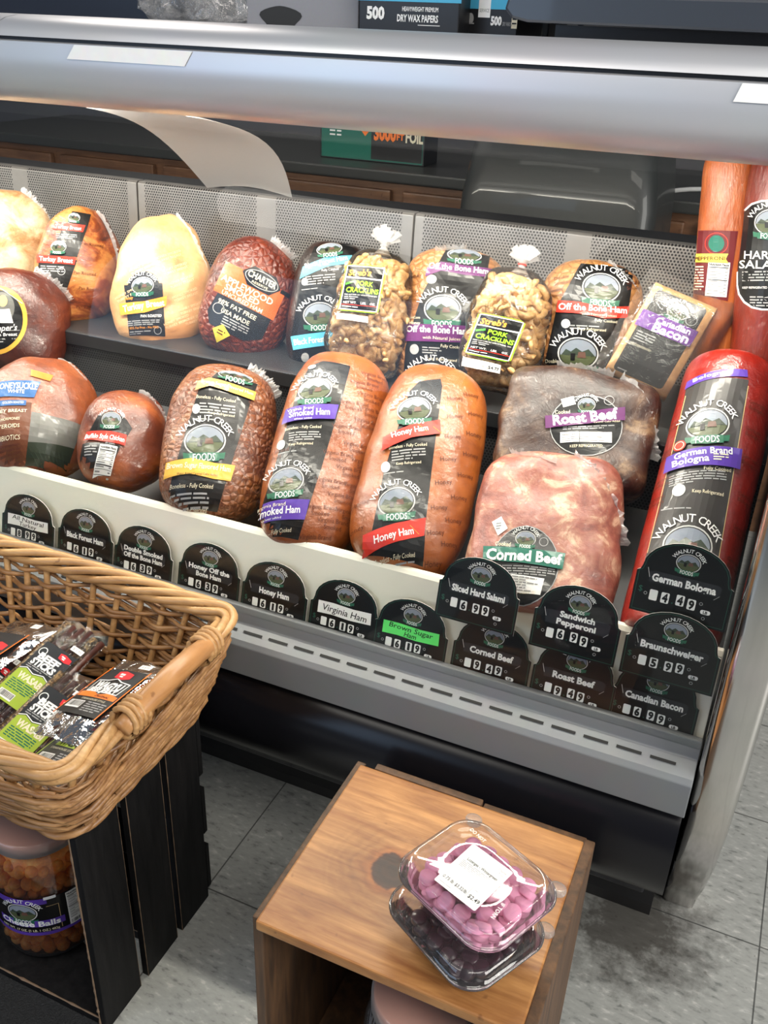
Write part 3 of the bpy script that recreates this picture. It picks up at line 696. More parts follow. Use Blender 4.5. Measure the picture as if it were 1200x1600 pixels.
A.emblem(499, 492, 25, -3); A.poly([(456, 525), (530, 516), (526, 538), (460, 546)], 'sky_blue', 9); A.text('Black Forest Ham', 494, 531, 13, 'cream', 10, rot=-6, width=66, bold=.02)
A.text('Fully Cooked', 516, 422, 5, 'white', 3, rot=-5, width=26, bold=0); A.fine(478, 432, 524, 4, 4, 'fine', slope=-.08); A.fine(472, 452, 524, 1, 3, 'fine', slope=-.08); A.ell(477, 558, 6, 7, 'fine', 3); A.fine(492, 556, 524, 3, 4, 'fine', slope=-.08); A.ell(477, 440, 5, 6, 'badge_rim', 3)
stick('U4', A)
meat('U5', 'ham', 'tan netted ham with purple banners between the two bags of cracklins', netted, 'ham', p=3.4, q=2.4, egg=.03, rough=.005, seed=6)
A = label_art('U5')
A.poly([(698, 388), (768, 391), (758, 440), (742, 500), (728, 600), (630, 596), (634, 540), (660, 460)], 'black', 1)
A.poly([(668, 418), (690, 410), (730, 416), (768, 420), (765, 434), (728, 431), (690, 424), (665, 432)], 'plum', 2); A.text('Off the Bone Ham', 717, 420, 13, 'white', 4, rot=6, width=92, bold=.02)
A.emblem(726, 399, 27, 4, words=False, ry=11); A.emblem(692, 484, 29, 3); A.ell(675, 437, 8, 7, 'badge_rim', 3)
A.poly([(633, 506), (738, 511), (734, 536), (634, 533)], 'plum', 9); A.text('Off the Bone Ham', 684, 516, 14, 'white', 10, rot=3, width=94, bold=.025); A.text('with Natural Juices', 690, 529, 7, 'cream', 10, rot=3, width=58, bold=0)
A.text('GenCorn', 648, 496, 6, 'cream', 3, rot=4, width=18, bold=0); A.text('Honey', 650, 505, 7, 'cream', 10, rot=4, width=16); A.text('Fully Cooked', 706, 542, 7, 'cream', 3, rot=5, width=34, bold=0); A.fine(660, 542, 690, 3, 4, 'fine', slope=.06); A.text('Keep Refrigerated', 690, 562, 6, 'cream', 3, rot=5, width=48, bold=0); A.ell(648, 546, 7, 8, 'fine', 3)
A.emblem(674, 590, 29, 3); repeat(A, [(648, 430), (640, 455), (765, 448)], ['Honey'], 9, 'meat_print', rot=-8)
stick('U5', A); seam_strip('U5', 75, .99, .9, .014, 130, seed=11)
meat('U6', 'ham', 'tan netted ham with a red banner, upper shelf behind the canadian bacon', netted2, 'ham', p=3.2, q=2.4, egg=.03, rough=.006, seed=7)
A = label_art('U6')
A.poly([(908, 410), (990, 418), (982, 480), (960, 540), (945, 590), (840, 585), (852, 560), (870, 480)], 'black', 1)
A.emblem(939, 450, 30, 5); A.poly([(873, 470), (905, 473), (945, 481), (982, 478), (978, 496), (944, 499), (904, 491), (870, 488)], 'red', 9); A.text('Off the Bone Ham', 926, 482, 14, 'white', 10, rot=3, width=104, bold=.025); A.text('with Natural Juices', 935, 493, 5, 'cream', 10, rot=3, width=54, bold=0)
A.text('Fully Cooked', 946, 502, 6, 'cream', 3, rot=4, width=34, bold=0); A.fine(890, 508, 936, 2, 4, 'fine', slope=.05); A.text('Keep Refrigerated', 924, 515, 6, 'cream', 3, rot=4, width=44, bold=0); A.ell(884, 506, 7, 7, 'badge_rim', 3)
A.emblem(903, 552, 32, 3); A.text('Double', 862, 563, 8, 'cream', 3, width=20, bold=0); A.text('Smoked', 862, 573, 8, 'cream', 3, width=22, bold=0)
A.poly([(842, 577), (955, 585), (952, 602), (838, 596)], 'red', 9)
repeat(A, [(878, 432), (868, 452), (850, 500), (990, 440)], ['Double', 'Smoked'], 8, 'meat_print', rot=-8)
stick('U6', A); seam_strip('U6', 70, .99, .6, .008, 30, seed=12)
meat('M0', 'chicken_breast', 'dark brown chicken breast with a gold-rimmed oval label, in front of the pale turkey', chick, 'chicken breast', p=2.6, q=2.4, rough=.007, seed=8)
A = label_art('M0')
A.ell(-6, 500, 48, 53, 'gold', 1, 40); A.ell(-6, 500, 41, 46, 'black', 2, 40)
A.ell(2, 482, 20, 24, 'panel_grey', 3); A.ell(4, 472, 7, 9, 'sand', 4); A.poly([(-14, 505), (-8, 486), (14, 484), (20, 506)], 'white', 4); A.line(0, 452, 34, 476, 1, 'badge_rim', 5)
A.text("Cooper's", 2, 513, 13, 'white', 4, rot=-2, width=46, shear=.25); A.text('Chicken Breast', 0, 523, 7, 'white', 4, width=52); A.fine(-8, 529, 24, 2, 4, 'fine'); A.line(-30, 518, 30, 517, .8, 'fine', 3)
stick('M0', A); seam_strip('M0', 60, .98, .55, .014, 15, seed=14)

# lower deck, left to right
meat('L0', 'turkey_breast', 'large brown turkey breast with a blue brand patch at the left of the lower row', brown_t, 'turkey breast', p=2.5, q=2.3, egg=.06, rough=.007, seed=9)
A = label_art('L0')
A.poly([(-25, 628), (48, 634), (40, 728), (-28, 722)], 'brown', 1); A.poly([(-15, 594), (62, 602), (52, 627), (-18, 620)], 'label_blue', 3); A.text('HONEYSUCKLE', 25, 607, 14, 'white', 4, rot=6, width=64, bold=.02); A.text('WHITE', 24, 616, 8, 'white', 4, rot=6, width=26)
A.poly([(0, 628), (40, 631), (39, 639), (-2, 636)], 'label_blue', 4); A.text('GOLDEN ROASTED', 20, 633, 5, 'white', 5, rot=4, width=32, bold=0); A.text('TURKEY BREAST', 10, 645, 7, 'cream', 4, rot=5, width=62); A.text('NO ADDED HORMONES', 2, 657, 6, 'cream', 4, rot=5, width=56, bold=0); A.text('OR STEROIDS', 6, 668, 8, 'cream', 4, rot=5, width=48, bold=0); A.text('NO ANTIBIOTICS', 2, 683, 8, 'cream', 4, rot=5, width=58, bold=0); A.fine(-15, 690, 32, 7, 4, 'meat_print', 3, slope=.05)
A.poly([(47, 580), (83, 589), (77, 600), (46, 592)], 'bright_orange', 3)
A.poly([(48, 649), (128, 666), (116, 696), (43, 692)], 'panel_grey', 2); A.poly([(43, 692), (116, 696), (99, 738), (40, 722)], 'leaf', 2)
for k in range(9): A.line(48+k*6, 704-k*.3, 66+k*5, 722+k, .7, 'badge_trees', 3)
stick('L0', A); seam_strip('L0', 62, .97, .2, .006, 15, seed=16)
meat('L1', 'chicken_breast', 'small glossy orange-brown buffalo chicken breast, second from left in the lower row', buff, 'chicken breast', p=2.2, q=2.2, egg=.08, rough=.008, seed=10)
A = label_art('L1')
A.poly([(153, 649), (174, 645), (196, 660), (205, 675), (195, 690), (139, 670)], 'black', 1); A.emblem(173, 659, 15, 12); A.poly([(139, 669), (165, 676), (196, 686), (193, 701), (162, 692), (134, 681)], 'red', 9); A.text('Buffalo Style Chicken', 165, 685, 10, 'white', 10, rot=17, width=58, bold=.02)
A.poly([(131, 684), (187, 701), (165, 748), (124, 728)], 'black', 1); A.facts((157, 694), (183, 702), (144, 741)); A.text('Breast', 172, 695, 5, 'white', 4, rot=17, width=14); A.fine(134, 690, 152, 4, 4, 'fine', slope=.3); A.ell(132, 721, 5, 6, 'badge_rim', 3)
stick('L1', A); seam_strip('L1', 70, .97, .1, .008, 12, seed=18)
meat('L2', 'ham', 'netted brown sugar ham with gold banners on a black band', brown_net, 'ham', p=3.2, q=2.3, rough=.004, seed=11)
A = label_art('L2')
A.poly([(338, 579), (404, 596), (396, 615), (372, 690), (336, 802), (264, 786), (262, 770), (285, 690), (308, 612)], 'black', 1)
A.emblem(368, 586, 29, 10, words=False, ry=9); A.poly([(308, 597), (325, 592), (360, 602), (400, 612), (396, 628), (358, 617), (326, 607), (304, 612)], 'gold', 9); A.text('Brown Sugar Flavored Ham', 354, 607, 8, 'cream', 10, rot=13, width=84)
A.text('Boneless - Fully Cooked', 336, 626, 8, 'cream', 3, rot=8, width=62, bold=0); A.fine(310, 632, 366, 4, 5, 'fine', slope=.12); A.text('Keep Refrigerated', 344, 652, 6, 'cream', 3, rot=8, width=42, bold=0); A.ell(305, 642, 6, 8, 'badge_rim', 3); A.fine(304, 657, 370, 1, 4, 'fine', slope=.12)
A.emblem(319, 693, 32, 3); A.poly([(263, 718), (300, 719), (335, 729), (365, 732), (358, 754), (332, 751), (298, 741), (260, 739)], 'gold', 9); A.text('Brown Sugar Flavored Ham', 311, 731, 11, 'cream', 10, rot=9, width=94, bold=.02); A.text('Water Added Caramel Color Added', 308, 742, 5, 'ink', 10, rot=8, width=60, bold=0)
A.text('Boneless - Fully Cooked', 300, 756, 8, 'cream', 3, rot=8, width=64, bold=0); A.fine(266, 761, 326, 5, 5, 'fine', slope=.12); A.ell(268, 774, 4, 6, 'badge_rim', 3); A.text('Keep Refrigerated', 302, 783, 6, 'cream', 3, rot=8, width=44, bold=0)
repeat(A, [(414, 630), (412, 645), (412, 662), (396, 679), (412, 697), (390, 714), (410, 733), (386, 749), (408, 768), (370, 784), (400, 800)], ['Brown Sugar'], 10, 'meat_print', rot=2)
stick('L2', A); seam_strip('L2', 50, .98, .7, .014, 10, seed=20)
meat('L3', 'ham', 'long orange smoked ham with blue banners on a black band', ham, 'ham', p=3.6, q=2.3, rough=.003, seed=12)
A = label_art('L3')
A.poly([(484, 562), (505, 557), (549, 568), (530, 640), (500, 740), (467, 840), (405, 824), (408, 800), (430, 730), (455, 640), (468, 596)], 'black', 1)
for (x, y) in ((488, 565),): A.ell(x, y, 6, 4, 'badge_rim', 3)
A.emblem(492, 609, 26, 3); A.emblem(449, 752, 26, 2)
A.poly([(450, 633), (528, 638), (522, 661), (443, 658)], 'violet', 9); A.text('Virginia Brand', 471, 640, 7, 'cream', 10, rot=4, width=38, bold=0); A.text('Smoked Ham', 484, 648, 14, 'white', 10, rot=3, width=60, bold=.02); A.text('Water added', 474, 657, 4, 'white', 10, rot=3, width=26, bold=0)
A.poly([(405, 778), (484, 783), (477, 810), (403, 804)], 'violet', 9); A.text('Virginia Brand', 428, 785, 7, 'cream', 10, rot=4, width=42, bold=0); A.text('Smoked Ham', 440, 794, 14, 'white', 10, rot=3, width=60, bold=.02); A.text('Water added', 430, 803, 4, 'white', 10, rot=3, width=26, bold=0)
A.text('Boneless - Fully Cooked', 474, 670, 7, 'cream', 3, rot=4, width=54, bold=0); A.fine(452, 676, 500, 4, 4, 'fine', slope=.07); A.text('Keep Refrigerated', 470, 697, 6, 'cream', 3, rot=4, width=36, bold=0); A.ell(441, 692, 6, 8, 'badge_rim', 3); A.fine(436, 705, 494, 1, 4, 'fine', slope=.07); A.text('Boneless - Fully Cooked', 432, 819, 7, 'cream', 3, rot=5, width=52, bold=0)
repeat(A, [(553, 632), (577, 659), (541, 671), (559, 698), (527, 713), (548, 735), (516, 755), (535, 776), (501, 793), (520, 812), (494, 832), (571, 597), (583, 617), (590, 580), (585, 640), (428, 700), (572, 722), (560, 760), (548, 798)], ['Virginia Brand', 'Smoked'], 8.5, 'meat_print', rot=5)
stick('L3', A)
meat('L4', 'ham', 'long orange honey ham with red banners on a black band', ham2, 'ham', p=3.6, q=2.3, egg=.05, rough=.003, seed=13)
A = label_art('L4')
A.poly([(655, 590), (690, 586), (692, 600), (676, 720), (664, 820), (662, 895), (580, 880), (578, 860), (600, 740), (640, 606)], 'black', 1)
A.emblem(647, 641, 27, -1); A.emblem(620, 788, 28, -2)
A.poly([(600, 683), (640, 669), (687, 660), (688, 683), (642, 690), (598, 705)], 'red', 9); A.text('Honey Ham', 640, 678, 13, 'white', 10, rot=-9, width=56, bold=.02)
A.poly([(573, 830), (618, 820), (664, 812), (662, 837), (616, 845), (573, 856)], 'red', 9); A.text('Honey Ham', 617, 834, 14, 'white', 10, rot=-9, width=58, bold=.02)
for t in ((652, 668), (676, 672), (640, 823)): A.line(t[0], t[1], t[0]+14, t[1]+12, .8, 'orange', 10)
A.text('Boneless - Fully Cooked', 637, 701, 7, 'cream', 3, rot=-2, width=58, bold=0); A.fine(612, 708, 664, 4, 4.5, 'fine', slope=-.04); A.text('Keep Refrigerated', 638, 728, 6, 'cream', 3, rot=-2, width=38, bold=0); A.ell(603, 732, 7, 9, 'badge_rim', 3); A.fine(600, 742, 664, 1, 4, 'fine', slope=-.04); A.text('Boneless - Fully Cooked', 620, 862, 8, 'cream', 3, rot=-3, width=58, bold=0); A.fine(592, 870, 650, 2, 4, 'fine', slope=-.04)
repeat(A, [(712, 651), (747, 642), (708, 685), (743, 675), (700, 721), (737, 708), (692, 757), (728, 742), (685, 795), (717, 777), (680, 831), (708, 811), (702, 844), (678, 870), (559, 818), (557, 856), (713, 620), (566, 780), (740, 610)], ['Honey'], 10, 'meat_print', rot=-6)
stick('L4', A)
meat('RB', 'roast_beef', 'dark brown roast beef block with a purple banner on its round label', roastb, 'roast beef', p=6, q=4, rough=.009, seed=14)
A = label_art('RB')
A.ell(916, 670, 57, 48, 'ink', 1, 40); A.ring(916, 670, 57, 48, 1.5, 'fine', 2); A.emblem(917, 637, 14, 3, words=True)
A.poly([(851, 656), (976, 642), (976, 661), (852, 675)], 'plum', 9); A.text('Roast Beef', 914, 657, 22, 'white', 10, rot=-6.5, width=102, bold=.035); A.text('Cooked', 879, 649, 8, 'cream', 3, rot=-4, width=24); A.text('Caramel Color Added', 948, 664, 4, 'cream', 10, rot=-4, width=40, bold=0); A.fine(880, 672, 960, 2, 3.2, 'fine', slope=-.05)
A.frame((876, 681), (956, 679), (876, 697), 80, 17); A.rect(0, 0, 80, 17, 'white', 3); A.text('Nutrition Facts', 13, 4, 5, 'ink', 4, width=22)
for k in range(3): A.fine(2, 8+k*3, 78, 1, 3, 'grey_ink', 4, t=1.3, seed=k)
A.rect(29, 0, 30, 17, 'ink', 4); A.frame(); A.text('KEEP REFRIGERATED', 916, 702, 6, 'cream', 3, rot=-2, width=50, bold=0); A.ring(952, 632, 8, 7, 1, 'fine', 3); A.poly([(876, 630), (896, 624), (900, 636), (880, 642)], 'white', 3)
stick('RB', A); seam_strip('RB', 60, .95, -.2, .014, 5, seed=22); seam_strip('RB', 120, .93, .99, .012, 60, seed=23)
meat('CB', 'corned_beef', 'pink marbled corned beef block with a green banner', corned, 'corned beef', p=5, q=3.4, egg=.02, rough=.009, seed=15)
A = label_art('CB')
A.ell(820, 885, 52, 58, 'black', 1, 40); A.ring(820, 885, 52, 58, 1.3, 'fine', 2); A.emblem(821, 847, 16, 5); A.poly([(756, 856), (882, 870), (878, 894), (756, 876)], 'dark_green', 9); A.text('Corned Beef', 819, 874, 22, 'white', 10, rot=5.5, width=116, bold=.035); A.text('Cooked', 786, 854, 9, 'cream', 3, rot=8, width=24); A.ring(849, 852, 7, 7, 1, 'fine', 3); A.fine(776, 884, 866, 4, 3.6, 'fine', slope=.1); A.frame((800, 899), (850, 908), (794, 922), 60, 25); A.rect(0, 0, 60, 25, 'white', 3)
for k in range(6): A.fine(2, 2+k*3.7, 58, 1, 3, 'grey_ink', 4, t=1.6, seed=k)
A.frame(); A.text('KEEP REFRIGERATED', 815, 925, 6, 'cream', 3, rot=6, width=44, bold=0)
A.poly([(768, 817), (783, 811), (793, 830), (778, 840)], 'white', 3); A.fine(775, 820, 783, 3, 4, 'grey_ink', 4)
stick('CB', A); seam_strip('CB', 70, .97, .0, .014, 10, seed=24); seam_strip('CB', 165, .99, .8, .012, 90, seed=25)
meat('BO', 'bologna_log', 'thick red bologna log with a purple banner, right end of the lower row', red_log, 'bologna', p=18, q=2, rough=.0015, seed=16, fine=.0003)
A = label_art('BO')
A.poly([(1074, 584), (1172, 590), (1160, 660), (1120, 885), (1010, 870), (1030, 800)], 'label_smoke', 1); A.line(1171, 600, 1120, 880, 1.2, 'sand', 2); A.line(1073, 600, 1014, 860, 1.2, 'sand', 2)
A.emblem(1106, 664, 34, 2); A.poly([(1045, 705), (1158, 704), (1154, 735), (1040, 733)], 'violet', 9); A.text('German Brand', 1099, 711, 14, 'white', 10, rot=-1, width=86, bold=.02); A.text('Bologna', 1080, 723, 15, 'white', 10, rot=-1, width=54, bold=.02); A.fine(1113, 716, 1136, 3, 4, 'cream', 10); A.ell(1064, 694, 9, 9, 'red', 9); A.ring(1064, 694, 7, 7, 1, 'cream', 10)
A.text('Fully Cooked', 1120, 738, 8, 'cream', 3, rot=2, width=42, bold=0); A.fine(1046, 741, 1134, 5, 4, 'fine'); A.ell(1061, 769, 10, 10, 'badge_rim', 3); A.text('Keep Refrigerated', 1105, 775, 8, 'cream', 3, rot=5, width=48, bold=0); A.fine(1034, 794, 1130, 1, 4, 'fine', slope=.12); A.emblem(1074, 856, 38, 4); A.poly([(1076, 572), (1170, 574), (1170, 586), (1072, 586)], 'violet', 3); A.text('Bologna', 1110, 578, 9, 'white', 4, width=50)
repeat(A, [(1180, 668), (1174, 712), (1167, 770), (1158, 820), (1150, 868), (1050, 690), (1036, 740), (1026, 770), (1186, 625), (1052, 640)], ['German', 'Bologna'], 8.5, 'meat_print', rot=6)
stick('BO', A)
meat('PE', 'pepperoni_stick', 'tall orange-red pepperoni stick with a maroon label, standing in the right back corner', pep_m, 'pepperoni', p=9, q=2, rough=.0015, seed=17, fine=.0003)
A = label_art('PE')
A.poly([(1076, 358), (1153, 361), (1137, 470), (1066, 455)], 'maroon', 1); A.ring(1120, 380, 18, 17, 1.2, 'red', 2); A.ell(1120, 380, 12, 13, 'dark_green', 3); A.poly([(1078, 395), (1138, 396), (1134, 404), (1138, 411), (1077, 408)], 'yellow', 4); A.text('PEPPERONI', 1110, 403, 8, 'brown', 5, width=46, bold=.02); A.facts((1108, 408), (1141, 410), (1102, 462)); A.fine(1074, 415, 1100, 9, 4.5, 'cream')
stick('PE', A)
meat('SA', 'salami_log', 'thick dark red salami log with a white-outlined black label at the right edge', sal_m, 'salami', p=8, q=2, rough=.0015, seed=18, fine=.0003)
A = label_art('SA')
def rr(x0, y0, x1, y1, r, m, l): A.rect(x0, y0, x1, y1, m, l, r)
rr(1150, 312, 1248, 484, 40, 'white', 1); rr(1153, 315, 1245, 481, 38, 'ink', 2); A.emblem(1206, 347, 26, 4, layer=3); A.text('HARD', 1190, 397, 18, 'white', 4, rot=3, width=52, bold=.01); A.text('SALAMI', 1192, 412, 18, 'white', 4, rot=3, width=72, bold=.01); A.fine(1160, 422, 1230, 4, 4.5, 'fine'); A.text('KEEP REFRIGERATED', 1180, 448, 5, 'white', 4, width=38, bold=0); A.fine(1172, 462, 1226, 4, 4.5, 'fine')
stick('SA', A)

# canadian bacon: a flat slab in a loose clear pouch
s = SPEC['BA']; c, a, n = Vector(s['c']), Vector(s['a']).normalized(), Vector(s['n']).normalized(); n = (n-a*n.dot(a)).normalized()
root = thing('canadian_bacon', 'flat pack of canadian bacon in a loose clear pouch leaning by the salami', 'bacon', c-a*.105, Matrix((a.cross(n), a, n)).transposed())
s['root'] = root; s['off'] = (0, .105, 0)
bac = meat_mat('bacon_slab', [(.3, (.58, .30, .13)), (.5, (.78, .52, .28)), (.7, (.85, .64, .40))], 14)
def quad_slab(pts, z0, z1):
    g = Geo(); A_ = Art(s['M']); P = [tuple((A_.M @ Vector((x, y, 1)))[:2]) for x, y in pts]
    return P
P = quad_slab([(1026, 440), (1122, 482), (1040, 626), (944, 578)], 0, 0)
cen = Vector((sum(p[0] for p in P)/4, sum(p[1] for p in P)/4))
def inset_ring(P, k, z, m=8):
    ring = []
    for i in range(4):
        p, q = Vector(P[i]), Vector(P[(i+1) % 4])
        for t in range(m):
            r = p.lerp(q, t/m); d = (cen+(r-cen)*k); ring.append((d.x, d.y, z))
    return ring
g = Geo(); g.loft([inset_ring(P, .95, -.014), inset_ring(P, 1.0, -.010), inset_ring(P, 1.0, .008), inset_ring(P, .96, .014), inset_ring(P, .6, .017), inset_ring(P, .2, .0175)], True, True, True)
ob = g.build('meat', bac, root, smooth=True, loc=s['off'])
bm = bmesh.new(); bm.from_mesh(ob.data); s['bvh'] = BVHTree.FromBMesh(bm); bm.free()
A = label_art('BA'); A.frame((1029, 452), (1106, 485), (957, 577), 84, 144)
A.rect(0, 0, 84, 144, 'ink', 1, 6); A.emblem(45, 22, 17, 0); A.ring(70, 26, 9, 9, 1.2, 'fine', 3); A.rect(-4, 38, 88, 66, 'purple', 9); A.text('Canadian', 50, 45, 14, 'white', 10, rot=-3, width=56, bold=.02); A.text('Bacon', 52, 57, 20, 'white', 10, rot=-3, width=58, bold=.03); A.facts((44, 70), (82, 70), (44, 140)); A.fine(5, 72, 36, 4, 4.5, 'fine'); A.text('KEEP REFRIGERATED', 22, 95, 5, 'cream', 3, width=34, bold=0); A.fine(6, 138, 40, 1, 4, 'fine')
stick('BA', A)
Po = quad_slab([(1018, 414), (1160, 476), (1050, 648), (918, 582)], 0, 0)
g = Geo(); r_ = random.Random(5)
def jit(ring, k): return [(x+(r_.random()-.5)*k, y+(r_.random()-.5)*k, z+(r_.random()-.5)*k) for x, y, z in ring]
g.loft([jit(inset_ring(Po, 1.0, .001), .004), jit(inset_ring(Po, .93, .006), .003), jit(inset_ring(Po, .80, .0185), .002), inset_ring(Po, .72, .0205), inset_ring(Po, .3, .0215)], True, False, True)
g.build('pouch', film, root, smooth=True, loc=s['off'])

# bags of pork cracklins
ck = meat_mat('fried_cracklin', [(.3, (.40, .20, .08)), (.5, (.70, .48, .24)), (.7, (.86, .68, .45))], 60, coat=.15, rough=.5)
PIECES = []
for v in range(5):
    g = Geo(); pts = []
    n_ = 9; R_ = .010+.0015*v; span = 2.6+.5*(v % 3)
    for k in range(n_):
        t = k/(n_-1); a_ = span*(t-.5); pts.append(Vector((R_*math.sin(a_), R_*(1-math.cos(a_))-.006, .003*math.sin(5*t+v))))
    g.tube(pts, lambda t: .0052*(1-abs(2*t-1)**4)**.5+.0012+.0012*math.sin(9*t+v), 8)
    g.v = [tuple(Vector(p)+Vector(p).normalized()*.0016*noise.noise(Vector(p)*260+Vector((v, 0, 0)))) for p in g.v]
    PIECES.append(g.mesh('cracklin', ck, smooth=True))
bagf = thin_film('bag_film', (1, .99, .97), 1.45, .06, white=.02, wrinkle=.5, wscale=35, boost=1.1)
def cracklins(key, label, quad, price, seed, sticker, sw, tie, gl_label, grp):
    s = SPEC[key]; L, W, T = s['L'], s['W'], s['T']
    c, a, n = Vector(s['c']), Vector(s['a']).normalized(), Vector(s['n']).normalized(); n = (n-a*n.dot(a)).normalized()
    rot = Matrix((a.cross(n), a, n)).transposed()
    root = thing('cracklins_bag', label, 'snack bag', c-a*L/2, rot); s['root'] = root; s['off'] = (0, L/2, 0)
    g = body_geo(L, W, T, p=3.2, q=2.3, egg=.06, rough=.006, seed=seed, freq=28, fine=.002)
    b = g.build('bag', bagf, root, smooth=True, loc=s['off'])
    bm = bmesh.new(); bm.from_mesh(b.data); s['bvh'] = BVHTree.FromBMesh(bm); bm.free()
    # twisted neck and fanned tuft
    g = Geo(); g.lathe([(.016, -.010), (.006, .002), (.005, .006), (.010, .014)], 12); rr_ = random.Random(seed)
    g.v = [(x, z+L/2+.002, y) for x, y, z in g.v]
    for k in range(9):
        an = math.radians(-55+110*k/8); d = Vector((math.sin(an), math.cos(an), 0)); w_ = Vector((d.y, -d.x, 0))*.006
        p0 = Vector((0, L/2+.010, 0)); tip = p0+d*(.028+.010*rr_.random())+Vector((0, 0, (rr_.random()-.5)*.02))
        g.add([p0-w_*.3, p0+w_*.3, tip+w_+Vector((0, 0, .004)), tip-w_*.2, tip-w_+Vector((0, 0, -.004))], [(0, 1, 2, 3), (0, 3, 4)])
    g.build('tuft', film_edge, root, loc=s['off'])
    g = Geo(); g.tube([(.0062*math.cos(t*PI/6), L/2+.008, .0062*math.sin(t*PI/6)) for t in range(12)], .0016, 6, True); g.build('tie', tie, root, smooth=True, loc=s['off'])
    A = label_art(key); A.frame(*quad, 100, 125)
    A.poly([(0, 6), (10, 0), (90, 0), (100, 6), (100, 119), (90, 125), (10, 125), (0, 119)], 'lime', 1); A.rect(3.5, 3.5, 96.5, 121.5, 'white', 2); A.rect(6, 6, 94, 34, 'ink', 3); A.rect(6, 38, 94, 119, 'ink', 3)
    A.text("Streb's", 37, 22, 24, 'orange', 4, rot=-4, width=54, bold=.03, shear=.1); A.text('PORK', 54, 50, 18, 'lime', 4, width=42, bold=.03); A.text('CRACKLINS', 52, 68, 19, 'lime', 4, width=80, bold=.03); A.text('FRIED OUT PORK FAT WITH ATTACHED SKIN', 50, 81, 5, 'white', 4, width=80, bold=0); A.fine(10, 86, 46, 2, 5, 'fine', 4); A.text('NET WT.    LBS.    OZ.', 50, 102, 8, 'white', 4, width=78, bold=.01); A.fine(10, 112, 90, 1, 5, 'white', 4); A.line(6, 108, 94, 108, 1.5, 'red', 4); A.poly([(8, 52), (26, 44), (27, 49), (9, 57)], 'green', 4)
    o = stick(key, A); o['label'] = 'black label with a lime green border'
    A = label_art(key); A.frame(*sticker, 60, 18); A.rect(0, 0, 60, 18, 'white', 5)
    if price:
        for xx in (19, 38): A.line(xx, 0, xx, 18, .6, 'grey_ink', 6)
        A.text('01/18', 9, 11, 6, 'grey_ink', 6, width=12, bold=0); A.text('12/18', 28, 11, 6, 'grey_ink', 6, width=12, bold=0); A.text(price, 49, 10, 9, 'ink', 6, width=17)
    else: A.text('5.24', 48, 8, 8, 'grey_ink', 6, width=14)
    stick(key, A, 'price_sticker', 'white price sticker')
    # the pieces
    R = root.matrix_world.to_3x3() if False else rot
    base = c
    k = 0; placed = []
    tries = 0
    while k < 105 and tries < 6000:
        tries += 1
        sv = rr_.uniform(-.9, .86); x = rr_.uniform(-.92, .92)
        r = max(0., 1-abs(sv)**3.2)**(1/3.2)*(1-.06*sv)
        if abs(x) > .96: continue
        zmax = T/2*r*math.sqrt(max(0, 1-abs(x)**2.3))
        zz = zmax-.012-(.016*(k > 70))
        if zz < -.005: continue
        p = Vector((x*W/2*r*.90, sv*L/2*.92, zz))
        if any((p-q).length < .0105 for q in placed): continue
        placed.append(p)
        o = bpy.data.objects.new('cracklin', PIECES[k % 5]); COL.objects.link(o)
        o.matrix_world = Matrix.Translation(base+R @ p) @ (R @ Euler((rr_.gauss(0, .5), rr_.gauss(0, .5), rr_.uniform(0, 6.28))).to_matrix()).to_4x4()
        tag(o, gl_label, 'pork cracklin', grp); k += 1
    # the rest of the fill, too deep in the bag to tell piece from piece
    g = body_geo(L*.90, W*.86, T*.60, p=3.2, q=2.3, egg=.06, rough=.010, seed=seed+3, freq=60, fine=.004)
    o = g.build('cracklin_fill', ck, root, smooth=True, loc=s['off']); tag(o, kind='stuff')
cracklins('C1', 'clear bag of pork cracklins leaning on the black wrapped ham, sticker 5.24', ((542, 411), (604, 418), (528, 484)), None, 21, ((527, 488), (575, 495), (527, 498)), 0, film_edge, 'curled golden pork cracklin inside the bag leaning on the black forest ham', 'cracklins in the left bag')
cracklins('C2', 'clear red-tied bag of pork cracklins between the purple and red banner hams', ((749, 487), (822, 503), (724, 551)), '$4.77', 31, ((724, 557), (783, 570), (722, 571)), 0, mat('red_tie', (.6, .03, .02), .4), 'curled golden pork cracklin inside the red-tied bag', 'cracklins in the right bag')

